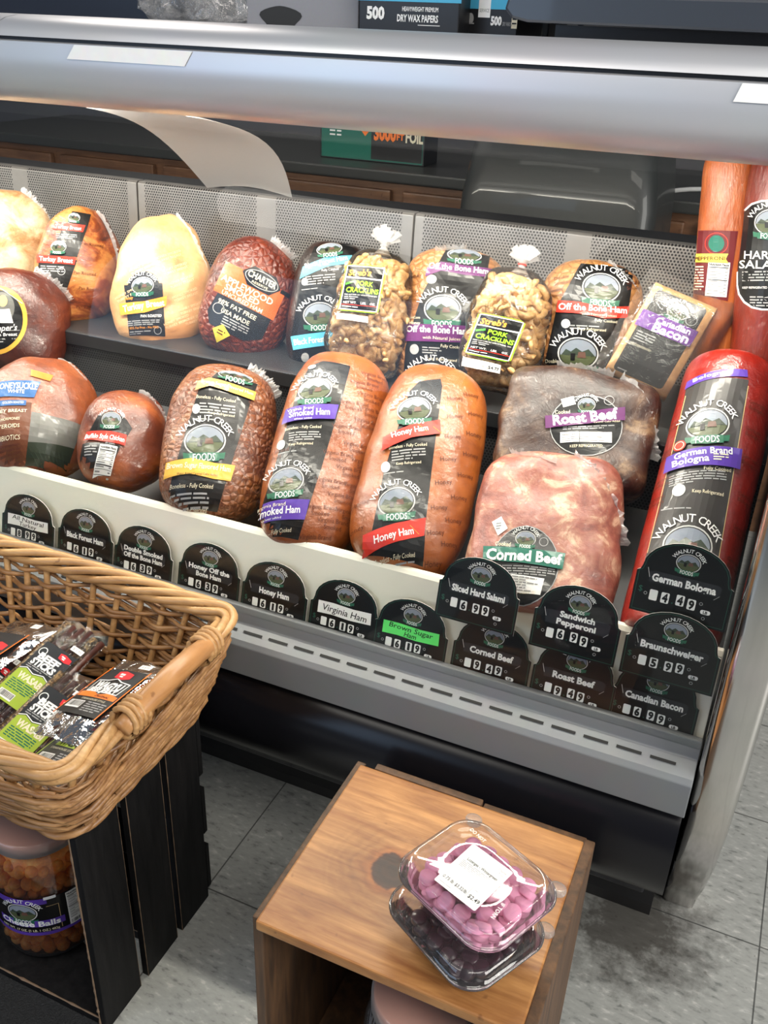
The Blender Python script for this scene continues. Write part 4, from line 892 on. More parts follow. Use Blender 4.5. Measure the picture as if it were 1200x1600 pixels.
# ------------------------------------------------------------------ price signs in the rail
board_m = mat('sign_black', (.005, .0055, .006), .3, 0, .12, spec=.3, bscale=40)
edge_m = mat('sign_edge', (.55, .55, .53), .5)
def sign_outline(wd=.118, hr=.054, ht=.100, n=14):
    """rectangle with stepped shoulders and an arched head; y up from the foot"""
    h = wd/2; sh = .008; P = [(-h, 0), (h, 0), (h, hr), (h-.004, hr+.002), (h-.006, hr+sh)]
    R0 = h-.006
    for k in range(1, n): a = PI*k/n; P.append((R0*math.cos(a), hr+sh+(ht-hr-sh)*math.sin(a)))
    P += [(-h+.006, hr+sh), (-h+.004, hr+.002), (-h, hr)]
    return P
def price_sign(x, y, z, lines, digits, style='tape', label='', tilt=14, roll=0, size=1.0, stem=None, yaw=0, seed=0):
    rot = Matrix.Rotation(math.radians(yaw), 3, 'Z') @ Matrix.Rotation(math.radians(90-tilt), 3, 'X') @ Matrix.Rotation(math.radians(roll), 3, 'Z')
    root = thing('price_sign', label, 'price sign', (x, y, z), rot, 'price signs along the case')
    P = [(p[0]*size, p[1]*size) for p in sign_outline()]
    g = Geo(); n = len(P)
    g.prism(P, -.0015, .0, 0, 'z'); g.m[:n] = [1]*n
    g.build('board', [board_m, edge_m], root)
    A = Art((.001*size, 0, 0, 0, -.001*size, 0))     # millimetres, y down, foot at y=0
    # thin green border
    Q = [(p[0]*1000*.95, -3-p[1]*1000*.95) for p in sign_outline()]
    for (a_, b_) in zip(Q, Q[1:]+Q[:1]): A.line(*a_, *b_, .55, 'outline_green', 1)
    A.emblem(0, -76, 15, 0)
    A.text('$', -50, -31, 11, 'outline_green', 2, bold=0)
    r_ = random.Random(seed)
    xs = [-33, -18.5, 0, 14]
    for k, d in enumerate(digits):
        dy = r_.uniform(-1, 1)
        A.rect(xs[k]-5, -33+dy, xs[k]+5, -19+dy, 'white', 3, 1.6)
        if d.strip(): A.text(d, xs[k], -26+dy, 15, 'ink', 5, bold=.05, width=(4 if d == '1' else 7))
    A.ell(-9, -21, 1, 1, 'outline_green', 3, 8); A.rect(26, -22, 38, -16.5, 'white', 3, 2.4); A.text('LB', 32, -19.2, 5, 'ink', 5, bold=.04)
    for (qx, qy) in ((-43, -26), (25, -29), (31, -11)): A.ring(qx, qy, 2.2, 2.2, .7, 'fine', 3, 12)
    A.build('printing', root, flat_proj(0), step=0, lift=.00006, base=.0002)
    A = Art((.001*size, 0, 0, 0, -.001*size, 0))
    if style == 'tape':
        h = 13 if len(lines) == 1 else 18
        g = [(-44, -51-h/3), (-36, -53-h/3), (40, -53-h/3), (45, -50-h/3), (44, -51+h*.55), (38, -50+h*.6), (-42, -50+h*.6)]
        A.poly(g, 'charcoal', 1)
        for k, t in enumerate(lines):
            L = len(t); A.text(t, 0, -49-h/4+(k-(len(lines)-1)/2)*11+3, 13.5 if len(lines) == 1 else 11.5, 'white', 3, bold=.04, width=min(78, L*6.0))
        A.line(-46, -60, -42, -48, .7, 'badge_rim', 3); A.line(38, -38, 44, -44, .6, 'fine', 3)
    else:
        m = 'white' if style == 'white' else 'note_green'
        A.poly([(-45, -58), (-20, -59), (15, -57.5), (45, -59), (46, -40), (10, -38), (-20, -39.5), (-45, -38)], m, 1)
        for k, t in enumerate(lines):
            A.text(t, 0, -48.5+(k-(len(lines)-1)/2)*9, 15 if len(lines) == 1 else 11, 'ink', 3, bold=.006, shear=.12, width=min(76, len(t)*6.4), rot=1.5)
    A.build('name_strip', root, flat_proj(0), step=0, lift=.00006, base=.0011)
    if stem:
        g = Geo(); g.tube([(-.02, .03, -.003), (-.02, .035, -.025), (-.02, .02, -.035)], .0012, 6); g.tube([(.02, .03, -.003), (.02, .035, -.025), (.02, .02, -.035)], .0012, 6); g.build('wire_hooks', steel, root)
    return root
LOWER = [(('All Natural', 'Turkey'), ' 899', 'white', 'black price sign with handwritten white All Natural Turkey strip'),
         (('Black Forest Ham',), ' 619', 'tape', 'black price sign reading Black Forest Ham'),
         (('Double Smoked', 'Off the Bone Ham'), ' 639', 'tape', 'black price sign reading Double Smoked Off the Bone Ham'),
         (('Honey Off the', 'Bone Ham'), ' 639', 'tape', 'black price sign reading Honey Off the Bone Ham'),
         (('Honey Ham',), ' 619', 'tape', 'black price sign reading Honey Ham'),
         (('Virginia Ham',), ' 619', 'white', 'black price sign with handwritten white Virginia Ham strip'),
         (('Brown Sugar', 'Ham'), ' 619', 'green', 'black price sign with handwritten bright green Brown Sugar Ham strip'),
         (('Corned Beef',), ' 949', 'tape', 'black price sign reading Corned Beef in the lower row'),
         (('Roast Beef',), ' 949', 'tape', 'black price sign reading Roast Beef in the lower row'),
         (('Canadian Bacon',), ' 699', 'tape', 'black price sign reading Canadian Bacon at the right end of the lower row')]
SX = [-1.137, -1.013, -.889, -.761, -.637, -.515, -.403, -.277, -.155, -.044]
for i, ((lines, dg, st, lb), x) in enumerate(zip(LOWER, SX)):
    price_sign(x, 1.058+.003*(i % 2), .523, lines, dg, st, lb, seed=i)
price_sign(-.303, 1.052, .626, ('Sliced Hard Salami',), ' 699', 'tape', 'black price sign reading Sliced Hard Salami, raised above the lower row', stem=.09, seed=21)
price_sign(-.162, 1.050, .622, ('Sandwich', 'Pepperoni'), ' 699', 'tape', 'black price sign reading Sandwich Pepperoni, raised above Roast Beef', stem=.09, seed=22)
price_sign(-.035, 1.046, .622, ('Braunschweiger',), ' 599', 'tape', 'black price sign reading Braunschweiger with a blue sheen', stem=.09, seed=23, tilt=8, size=1.02)
price_sign(-.039, 1.066, .709, ('German Bologna',), ' 449', 'tape', 'topmost black price sign reading German Bologna', stem=.06, seed=24, size=1.02)

# ------------------------------------------------------------------ wooden crate box with sweets
oak = wood_mat('varnished_pine', (.24, .090, .024), (.50, .245, .08), 0, rough=.42, knots=((-.302, .779, .026),))
oak_dark = wood_mat('old_pine_edge', (.05, .028, .015), (.14, .07, .03), 2, rough=.6)
BX0, BX1, BY0, BY1, BZ = -.425, -.075, .637, .940, .42
box = thing('wooden_box', 'varnished wooden box standing on end, open at the front, knot in its top', 'box', ((BX0+BX1)/2, (BY0+BY1)/2, 0))
def bpart(name, g, m, **k):
    o = g.build(name, m, box, **k); o.location = -Vector(box.location); return o
g = Geo(); g.box(BX0+.008, BY0, BZ-.016, BX1-.012, BY1-.008, BZ); bpart('top_board', g, oak, bevel=.0025)
g = Geo(); g.box(BX0, BY0+.006, 0, BX0+.014, BY1, BZ-.003); bpart('side_board', g, oak_dark, bevel=.002)
g = Geo(); g.box(BX1-.0125, BY0+.002, 0, BX1+.002, BY1, BZ-.002); bpart('side_board', g, oak_dark, bevel=.002)
for xa, xb, zt in ((BX0+.03, -.232, BZ+.001), (-.230, BX1-.01, BZ-.004)):
    g = Geo(); g.box(xa, BY1-.008, .0, xb, BY1+.004, zt); bpart('back_board', g, oak_dark, bevel=.002)
g = Geo(); g.box(BX0+.014, BY0+.01, 0, BX1-.0125, BY1-.008, .014); bpart('bottom_board', g, oak_dark, bevel=.002)

clear = thin_film('clear_container', (.985, .985, .985), 1.5, .03, white=.035, boost=1.5)
tab_clear = thin_film('clear_tab', (.99, .99, .99), 1.45, .15, white=.16, boost=.5)
def rrect(cx, cy, hx, hy, r, z, n=7, bow=0):
    P = []
    for sx, sy, a0 in ((1, 1, 0), (-1, 1, 90), (-1, -1, 180), (1, -1, 270)):
        for k in range(n):
            a = math.radians(a0+90*k/(n-1)); x = sx*(hx-r)+r*math.cos(a); y = sy*(hy-r)+r*math.sin(a)
            if bow: x *= 1+bow*(1-(y/hy)**2); y *= 1+bow*(1-(x/hx)**2) if abs(x) < hx else 1
            P.append((cx+x, cy+y, z))
    return P
def clamshell(loc, rot, label, lid_label):
    """clear hinged tub: base flares to a flange, domed lid with a recessed panel, tabs on two corners"""
    root = thing('clear_tub', label, 'food container', loc, Euler((0, 0, rot)).to_matrix())
    hx, hy = .077, .066
    g = Geo(); g.loft([rrect(0, 0, hx*k, hy*k, .028, z, bow=.05) for k, z in ((.2, .0015), (.62, .001), (.70, .002), (.74, .006), (.86, .038), (.88, .0385), (.885, .041), (.98, .0415), (1.0, .043), (.985, .0445))], True, True, False)
    g.build('tub', clear, root, smooth=True)
    g = Geo(); g.loft([rrect(0, 0, hx*k, hy*k, .028, z, bow=.05) for k, z in ((1.0, .0452), (.95, .047), (.93, .052), (.90, .0575), (.865, .0595), (.83, .058), (.80, .0565), (.5, .0565), (.1, .0565))], True, False, True)
    lid = g.build('lid', clear, root, smooth=True)
    g = Geo(); g.tube(rrect(0, 0, hx*.985, hy*.985, .028, .0452, bow=.05), .0016, 6, True); g.build('rim', clear, root, smooth=True)
    for sx, sy, an in ((1, 1, .3), (-1, 1, -.5)):
        g = Geo(); P = [(x*.011+sx*hx*.86, y*.010+sy*hy*.96, .0445) for x, y in [(math.cos(2*PI*k/14), math.sin(2*PI*k/14)) for k in range(14)]]
        g.loft([[(p[0], p[1], z) for p in P] for z in (.0435, .0465)], True, True, True); g.build('tab', tab_clear, root, smooth=True)
    if lid_label:
        A = Art((.001, 0, 0, 0, -.001, 0)); A.frame((-34, -28), (25, -33), (-26, 44), 58, 74)
        A.rect(0, 0, 58, 74, 'white', 1, 2); A.text('Lozenges - Wintergreen', 30, 22, 6.5, 'ink', 2, width=42, bold=.02); A.fine(6, 27, 52, 5, 2.2, 'fine', 2); A.text('Thank', 48, 8, 5, 'grey_ink', 2, width=12, bold=0, shear=.4); A.text('You', 49, 13, 5, 'grey_ink', 2, width=8, bold=0, shear=.4)
        A.line(3, 46, 55, 46, .5, 'fine', 2); A.line(3, 57, 55, 57, .3, 'fine', 2)
        for xx in (20, 38): A.line(xx, 46, xx, 66, .5, 'fine', 2)
        A.text('0.75 lb', 11, 61, 7, 'ink', 2, bold=.02, width=15); A.text('$3.32/lb', 29, 61, 7, 'ink', 2, bold=.02, width=16); A.text('$2.49', 48, 62, 8, 'ink', 2, width=15, bold=.02); A.fine(4, 51, 16, 1, 2, 'fine', 2); A.fine(22, 51, 34, 1, 2, 'fine', 2); A.fine(41, 51, 52, 1, 2, 'fine', 2); A.fine(4, 69, 40, 1, 2, 'fine', 2)
        A.build('label', root, flat_proj(.0567), step=0, lift=.0001, base=.0004)['label'] = 'white weigh label'
        for t, x, y, r in (('DO NOT', -38, -40, 2), ('IF TORN', 50, 20, 78)):
            A = Art((.001, 0, 0, 0, -.001, 0)); A.text(t, x, y, 7, 'white', 1, rot=r, width=24); tag(A.build('raised_lettering', lid, flat_proj(.0586), step=0, base=.0002), kind='stuff')
    return root
RA = math.radians(-25)
def sweet_mesh(col, name, r=.0105, h=.0095):
    g = Geo(); g.lathe([(0, -h/2), (r*.86, -h/2), (r*.97, -h/2+.0008), (r, -h/2+.002), (r, h/2-.002), (r*.97, h/2-.0008), (r*.86, h/2), (0, h/2)], 20)
    return g.mesh(name, col, smooth=True)
pink_m = mat('pink_sugar', (.90, .38, .58), .55, bump=.15, bscale=300)
dark_m = mat('dark_candy', (.030, .012, .022), .3, 0, .3)
def fill(loc, rot, me, name, label, cat, grp, nl, r=.0105, h=.0095, seed=1, top=.047):
    rr_ = random.Random(seed); R = Matrix.Translation(loc) @ Euler((0, 0, rot)).to_matrix().to_4x4(); cnt = 0
    for k in range(nl):
        z = .0085+k*(top-.014)/(max(nl-1, 1)); s = .755+.12*(z/.04)
        nx, ny = 6, 5; hx, hy = .076*s-r-.003, .065*s-r-.003
        for i in range(nx):
            for j in range(ny):
                x = -hx+2*hx*(i+.5*(k % 2)*.6)/(nx-1); y = -hy+2*hy*j/(ny-1)
                x = max(-hx, min(hx, x+rr_.uniform(-.003, .003))); y = max(-hy, min(hy, y+rr_.uniform(-.003, .003)))
                if abs(x) > hx*.8 and abs(y) > hy*.8: x *= .86; y *= .86
                o = link(name, me); cnt += 1
                o.matrix_world = R @ Matrix.Translation((x, y, z+rr_.uniform(-.002, .001))) @ Euler((rr_.gauss(0, .45), rr_.gauss(0, .45), rr_.uniform(0, 6))).to_matrix().to_4x4()
                tag(o, label, cat, grp)
T1 = (-.181, .715, .4205); T2 = (-.177, .731, .4665)
clamshell(T1, RA-.06, 'lower clear tub of dark sweets under the pink lozenges on the wooden box', False)
fill(T1, RA-.06, sweet_mesh(dark_m, 'dark_sweet', .010, .009), 'dark_sweet', 'dark round sweet inside the lower clear tub', 'sweet', 'dark sweets in the lower tub', 2, .010, .009, 3, .036)
clamshell(T2, RA, 'upper clear tub of pink lozenges with a white label on its lid', True)
fill(T2, RA, sweet_mesh(pink_m, 'pink_lozenge'), 'pink_lozenge', 'round pink lozenge inside the upper clear tub', 'sweet', 'pink lozenges in the upper tub', 4, seed=5, top=.046)

# ------------------------------------------------------------------ jars of cheese balls
jar_clear = thin_film('jar_plastic', (.99, .985, .98), 1.5, .04, white=.02, boost=1.3)
lid_m = mat('peach_lid', (.62, .27, .16), .5, 0, 0, spec=.2)
lid_rim = thin_film('lid_rim', (.95, .9, .9), 1.5, .1, white=.3, boost=1.5)
ball_m = meat_mat('cheese_ball', [(.3, (.78, .26, .03)), (.5, (.92, .40, .06)), (.7, (.98, .62, .22))], 40, coat=.05, rough=.6)
def ball_mesh(v):
    g = Geo(); r = .0098
    g.lathe([(r*math.sin(PI*k/8), -r*math.cos(PI*k/8)) for k in range(9)], 14)
    g.v = [tuple(Vector(p)*(1+.09*noise.noise(Vector(p)*170+Vector((v*3, 0, 0))))) for p in g.v]
    return g.mesh('cheese_ball', ball_m, smooth=True)
BALLS = [ball_mesh(v) for v in range(4)]
def jar(loc, label, ball_label, grp, full=True, r=.082, h=.235, yaw=0):
    root = thing('snack_jar', label, 'jar', loc, Euler((0, 0, yaw)).to_matrix())
    g = Geo(); g.lathe([(.001, .004), (r*.80, .0), (r*.93, .006), (r*.985, .02), (r, .04), (r, h*.68), (r*.99, h*.76), (r*.93, h*.84), (r*.86, h*.89), (r*.84, h*.92)], 48); g.build('jar', jar_clear, root, smooth=True)
    g = Geo(); g.lathe([(r*.87, h*.905), (r*.885, h*.91), (r*.885, h*.985), (r*.86, h), (r*.84, h*1.005)], 48); g.build('lid_rim', lid_rim, root, smooth=True)
    g = Geo(); g.lathe([(r*.84, h*.93), (r*.84, h*.998), (r*.80, h*1.0), (0.001, h*.998)], 48); g.build('lid', lid_m, root, smooth=True)
    if full:
        A = Art((.001, 0, 0, 0, -.001, 0))
        z0, z1 = h*.27*1000, h*.60*1000
        A.rect(-88, -z1, 88, -z0, 'ink', 1); A.rect(-88, -z1, 22, -z1+12, 'violet', 2); A.rect(-88, -z0-7, 88, -z0, 'violet', 2); A.emblem(-18, -z1+30, 24, 0)
        A.rect(-60, -z0-34, 44, -z0-20, 'violet', 8); A.text('Cheese Balls', -10, -z0-27, 16, 'white', 10, width=94, bold=.03); A.text('NET WT. 17 OZ. (1 LB. 1 OZ.) 482g', -12, -z0-12, 7, 'cream', 10, width=92, bold=.01); A.ring(30, -z1+40, .1, .1, .1, 'gold', 2)
        A.facts((50, -z1+3), (82, -z1+3), (50, -z0-16)); A.barcode(50, -z0-16, 82, -z0-6); A.rect(18, -z1-3, 36, -z1+3, 'white', 9); A.line(38, -z1+18, 38, -z0-10, .8, 'sand', 3); A.line(20, -z1+18, 38, -z1+18, .8, 'sand', 3)
        A.build('label', root, lambda x, y, off: ((r+.0006+off)*math.sin(x/r), -(r+.0006+off)*math.cos(x/r), y), step=.006, lift=.00008)
    rr_ = random.Random(4); R = root.matrix_world if False else Matrix.Translation(loc) @ Euler((0, 0, yaw)).to_matrix().to_4x4()
    zmax = h*.88 if full else h*.86
    rows = int((zmax-.02)/.0165) if full else 0
    for k in range(rows):
        z = .016+k*.0165 if full else zmax-.02; rad = r-.0125 if z < h*.7 else (r-.0125)*(1-.12*(z-h*.7)/(h*.2))
        shells = [(rad, 24)] if k < rows-1 else [(rad*.9, 20), (rad*.5, 10)]
        if k == 0 and full: shells = [(rad*.95, 22)]
        for q, m in shells:
            for i in range(m):
                if full and math.sin(2*PI*(i+.5*(k % 2))/m) > .55 and k < rows-1: continue
                a = 2*PI*(i+.5*(k % 2))/m+rr_.uniform(-.05, .05)
                o = link('cheese_ball', BALLS[rr_.randrange(4)]); o.matrix_world = R @ Matrix.Translation(((q+rr_.uniform(-.003, .001))*math.cos(a), (q+rr_.uniform(-.003, .001))*math.sin(a), z+rr_.uniform(-.003, .003))) @ Euler((rr_.uniform(0, 6), rr_.uniform(0, 6), 0)).to_matrix().to_4x4() @ Matrix.Scale(rr_.uniform(.92, 1.14), 4)
                tag(o, ball_label, 'cheese ball', grp)
    if full:
        g = Geo(); g.lathe([(0.001, .012), (r*.72, .014), (r*.78, h*.2), (r*.78, h*.7), (r*.66, h*.82), (0.001, h*.83)], 32)
        g.v = [tuple(Vector(p)*(1+.05*noise.noise(Vector(p)*90))) for p in g.v]
        tag(g.build('cheese_ball_fill', ball_m, root, smooth=True), kind='stuff')
jar((-.893, .762, .024), 'clear jar of orange cheese balls inside the black slatted crate', 'orange cheese ball inside the jar in the black crate', 'cheese balls in the jar', yaw=math.radians(28), r=.085, h=.245)

jar((-.225, .722, .0145), 'peach-lidded jar standing inside the open wooden box', 'orange cheese ball inside the jar in the wooden box', 'cheese balls in the boxed jar', False, r=.076, h=.285)

# ------------------------------------------------------------------ black slatted crate
blk = wood_mat('black_painted_wood', (.003, .003, .0035), (.010, .0095, .010), 2, rough=.6)
blk.node_tree.nodes['Principled BSDF'].inputs['Specular IOR Level'].default_value = .2
worn = mat('worn_edge_wood', (.20, .13, .08), .7, bscale=120)
crate = thing('slatted_crate', 'black painted slatted wooden crate under the wicker basket', 'crate', (-.95, .79, 0))
def kpart(name, g, m, **k):
    o = g.build(name, m, crate, **k); o.location = -Vector(crate.location); return o
def slat(name, x0, y0, z0, x1, y1, z1):
    g = Geo(); g.box(x0, y0, z0, x1, y1, z1); o = kpart(name, g, blk, bevel=.0015)
    return o
CT = .408
for ya, yb in ((.650, .733), (.752, .832), (.846, .925)):
    slat('slat', -.712, ya, .0, -.700, yb, CT)
    slat('slat', -1.262, ya, .0, -1.250, yb, CT)
slat('corner_post', -.735, .700, .0, -.713, .722, CT); slat('corner_post', -.735, .880, .0, -.713, .902, CT)
for ya, yb in ((.652, .745), (.80, .925)): slat('bottom_slat', -1.25, ya, .0005, -.7135, yb, .020)
for ya, yb in ((.652, .74), (.745, .83), (.836, .925)): slat('top_slat', -1.25, ya, CT-.012, -.7135, yb, CT)
slat('back_slat', -1.25, .926, .02, -.70, .936, .12); slat('back_slat', -1.25, .926, .15, -.70, .936, .25); slat('back_slat', -1.25, .926, .28, -.70, .936, CT-.005)
g = Geo(); rw = random.Random(8)
def wear(p0, p1, n, t):
    p0, p1 = Vector(p0), Vector(p1); pts = [p0.lerp(p1, k/n) for k in range(n+1)]
    g.tube(pts, lambda q: t*(.35+.65*abs(noise.noise(Vector((q*37, p0.y*50, p0.x*20))))), 5)
wear((-.7125, .6505, .0), (-.7125, .6505, CT), 60, .0034); wear((-.7005, .733, 0), (-.7005, .733, CT), 50, .0008); wear((-.7005, .7525, 0), (-.7005, .7525, CT), 50, .0012); wear((-.7005, .832, 0), (-.7005, .832, CT), 40, .0009); wear((-.7005, .8465, 0), (-.7005, .8465, CT), 40, .0010)
wear((-1.25, .6525, .0195), (-.7135, .6525, .0195), 60, .0028); wear((-1.25, .8005, .0195), (-.7135, .8005, .0195), 50, .0011)
kpart('worn_edges', g, worn)
mat_m, nt, b, o = newmat('coil_mat'); h = noise_tex(nt, o, 420, 3, .7); nt.links.new(ramp(nt, h, [(.35, (.003, .003, .003)), (.7, (.022, .022, .022))]), b.inputs['Base Color']); bump(nt, b, h, 1, .004)
g = Geo(); rx_ = random.Random(2)
g.box(-1.6, -.3, 0, -.7135, .6515, .006); o = g.build('floor_mat', mat_m); tag(o, 'black looped floor mat in front of the slatted crate', 'floor mat')

# ------------------------------------------------------------------ wicker basket
wick = wood_mat('willow', (.22, .10, .035), (.46, .25, .10), 0, rough=.42)
wick2 = wood_mat('willow_light', (.36, .19, .07), (.58, .35, .15), 0, rough=.4)
handle_m = wood_mat('handle_wood', (.40, .19, .07), (.55, .29, .11), 1, rough=.35)
bk = thing('wicker_basket', 'woven willow basket with wooden handle, full of jerky packs, on the black crate', 'basket', (-.95, .795, CT))
def wpart(name, g, m, parent=None, **k):
    o = g.build(name, m, parent or bk, **k)
    if parent is None: o.location = -Vector(bk.location)
    return o
BT = dict(x0=-1.23, x1=-.652, y0=.600, y1=.978, z=.582); BB = dict(x0=-1.195, x1=-.704, y0=.652, y1=.930, z=CT+.004)
def rect_path(t, h, off=0):
    """point at fraction t round the basket, h 0 bottom..1 rim, moved out by off"""
    e = h**.85; x0, x1, y0, y1 = [BB[k]+(BT[k]-BB[k])*e for k in ('x0', 'x1', 'y0', 'y1')]; z = BB['z']+(BT['z']-BB['z'])*h
    r = .030; A_, B_ = x1-x0-2*r, y1-y0-2*r; arc = PI*r/2; per = 2*A_+2*B_+4*arc; d = (t % 1)*per
    segs = [('l', (x0+r, y0), (1, 0), A_, (0, -1)), ('a', (x1-r, y0+r), -90, arc, 0), ('l', (x1, y0+r), (0, 1), B_, (1, 0)), ('a', (x1-r, y1-r), 0, arc, 0), ('l', (x1-r, y1), (-1, 0), A_, (0, 1)), ('a', (x0+r, y1-r), 90, arc, 0), ('l', (x0, y1-r), (0, -1), B_, (-1, 0)), ('a', (x0+r, y0+r), 180, arc, 0)]
    for s in segs:
        if d <= s[3]:
            if s[0] == 'l': p = Vector((s[1][0]+s[2][0]*d, s[1][1]+s[2][1]*d, z)); n = Vector((*s[4], 0))
            else: a = math.radians(s[2]+90*d/s[3]); n = Vector((math.cos(a), math.sin(a), 0)); p = Vector((s[1][0]+r*n.x, s[1][1]+r*n.y, z))
            return p+n*off
        d -= s[3]
    return Vector((x0+r, y0, z))
NS = 40
rb = random.Random(12)
g = Geo()
for k in range(NS):
    g.tube([rect_path(k/NS+.002*math.sin(k), h/8) for h in range(9)], .0048, 7, flat=1.25)
wpart('stakes', g, wick2, smooth=True)
g = Geo()
ROWS = 10
for row in range(ROWS):
    h = .05+.86*(row+.2)/ROWS; m = NS*6; n_strands = 2 if row % 3 == 1 else 1
    for q in range(n_strands):
        ph = rb.uniform(0, 6)
        # each rod runs part of the way round, then the next takes over with a lapped end
        t0 = rb.random(); cuts = sorted(rb.random() for _ in range(4)); cuts = [0]+cuts+[1.0]
        for ca, cb in zip(cuts, cuts[1:]):
            if cb-ca < .03: continue
            pts = []; nn = max(6, int((cb-ca)*m)+6); drift = rb.uniform(-.05, .05)
            for i in range(nn+1):
                t = t0+ca-.008+(cb-ca+.016)*i/nn
                wob = math.cos(PI*(t*NS)+PI*row)
                pts.append(rect_path(t, max(.02, min(.95, h+.028*q+drift*(i/nn-.5)+.014*math.sin(t*40+ph))), .0068*wob+rb.uniform(-.0006, .0006)))
            rr0 = rb.uniform(.0040, .0054)
            g.tube(pts, lambda u: rr0*(1-.25*u), 6, flat=.85)
wpart('weave', g, wick, smooth=True)
# the outside of the near walls is packed with slanting rods
g = Geo()
for k in range(150):
    t0 = rb.choice((rb.uniform(0, .36), rb.uniform(.30, .52), rb.uniform(.0, .52))); L = rb.uniform(.07, .16); h0 = rb.uniform(.04, .62); h1 = h0+rb.uniform(.12, .30); pts = []
    for i in range(11):
        u = i/10; pts.append(rect_path(t0+L*u, min(.93, h0+(h1-h0)*u), .0105+.0035*math.sin(PI*u)+.002*math.sin(u*9+k)))
    r0 = rb.uniform(.0032, .0046); g.tube(pts, lambda u: r0*(.55+.45*math.sin(PI*min(1, max(.08, u)))), 6)
wpart('outer_weave', g, wick, smooth=True)
g = Geo()
for s in range(5):
    n_ = 260; pts = []
    for i in range(n_):
        t = i/n_; a = 2*PI*(t*6+s/5)
        pts.append(rect_path(t, .985+.055*math.sin(a)+.012*math.sin(t*30+s), .011*math.cos(a)))
    g.tube(pts, .0066, 7, True)
wpart('rim', g, wick2, smooth=True)
g = Geo()
for s in range(3):
    pts = []
    for i in range(200):
        t = i/200; a = 2*PI*(t*9+s/3); pts.append(rect_path(t, .03+.03*math.sin(a), .006+.007*math.cos(a)))
    g.tube(pts, .0052, 6, True)
wpart('foot_band', g, wick, smooth=True)
g = Geo(); g.box(BB['x0']+.01, BB['y0']+.01, CT+.002, BB['x1']-.01, BB['y1']-.01, CT+.008); wpart('base', g, wick)
HY0, HY1 = .690, .900
g = Geo(); pts = []
for k in range(21):
    t = k/20; y = HY0+(HY1-HY0)*t; b_ = math.sin(PI*t); pts.append((-.634+.008*b_, y, .592+.018*b_))
g.tube(pts, lambda t: .0125+.0035*math.sin(PI*t), 12); hd = wpart('handle', g, handle_m, smooth=True); hd['label'] = 'smooth wooden handle'
for yc in (HY0+.022, HY1-.022):
    g = Geo()
    for q in range(4):
        y = yc+(q-1.5)*.0088; pts = [(-.637+.0185*math.cos(a), y+.002*math.sin(a), .594+.0205*math.sin(a)) for a in [2*PI*i/16 for i in range(16)]]; g.tube(pts, .0042, 6, True)
    o = wpart('cane_wrap', g, wick2, hd, smooth=True)

# ------------------------------------------------------------------ jerky packs in the basket
pouch = thin_film('jerky_pouch', (1, 1, 1), 1.45, .06, white=.03, wrinkle=.45, wscale=30, boost=1.1)
jerky_m = meat_mat('dried_jerky', [(.3, (.035, .010, .006)), (.5, (.09, .03, .016)), (.7, (.20, .09, .05))], 60, coat=.5)
stick_m = meat_mat('meat_stick', [(.3, (.055, .012, .008)), (.5, (.11, .026, .016)), (.7, (.20, .06, .03))], 40, coat=.7)
seed_m = meat_mat('speckled_seasoning', [(.38, (.03, .014, .008)), (.5, (.22, .14, .07)), (.62, (.55, .42, .24))], 240, coat=.5)
def pack(loc, right, up, lx, ly, label, kind, art, name='jerky_pack', cat='snack pack', grp=None, k_art=1.3):
    u_ = Vector(up).normalized(); w_ = Vector(right); w_ = (w_-u_*w_.dot(u_)).normalized(); R = Matrix((w_, u_, w_.cross(u_))).transposed()
    root = thing(name, label, cat, loc, R, grp); yaw = loc[0]*5; rp = random.Random(int(lx*1e4+ly*1e4-yaw*100))
    def sheet(k, z, zc):
        rings = []
        nx, ny = 16, 16
        for i in range(nx+1):
            r = []
            for j in range(ny+1):
                u, v = 2*i/nx-1, 2*j/ny-1; hgt = max(0, (1-abs(u)**3)*(1-abs(v)**3))
                wr = noise.noise(Vector((u*2.6+z*50, v*2.6, yaw*3)))*.006
                r.append((u*lx/2*k, v*ly/2*k, z+zc*hgt+wr*(.4+.6*(1-hgt))))
            rings.append(r)
        return rings
    g = Geo(); g.loft(sheet(1, .003, .011), closed=False); g.build('pouch', pouch, root, smooth=True)
    if kind == 'sticks':
        n = int(lx/.0125)
        for k in range(n):
            x = -lx/2*.82+lx*.82*k/(n-1); g = Geo(); L = ly*.46
            g.tube([(x, -L, .004), (x+rp.uniform(-.001, .001), 0, .0045), (x, L*rp.uniform(.9, 1), .004)], .0056, 8); g.build('meat_stick', seed_m if k in (0, n-2) else stick_m, root, smooth=True)
    else:
        for k in range(9):
            x, y = rp.uniform(-.3, .3)*lx, rp.uniform(-.34, .3)*ly; g = Geo(); rings = []
            a0 = rp.uniform(0, 6); hx, hy = rp.uniform(.12, .22)*lx, rp.uniform(.12, .2)*ly
            for z, kk in ((.0005, .85), (.0025, 1), (.0055, .95), (.0065, .6), (.0065, .1)):
                rings.append([(x+hx*kk*math.cos(a)*(1+.25*math.sin(3*a+a0)), y+hy*kk*math.sin(a)*(1+.25*math.sin(2*a+a0)), z+.0012*math.sin(5*a+k)) for a in [2*PI*i/18 for i in range(18)]])
            g.loft(rings, True, True, True); g.build('jerky_piece', jerky_m, root, smooth=True)
    A = Art((.001*k_art, 0, 0, 0, -.001*k_art, 0)); art(A)
    A.build('printing', root, lambda x, y, off: (x, y, .0115+.004*max(0, (1-(2*x/lx)**2)*(1-(2*y/ly)**2))+off), step=.012, lift=.00008)
    return root
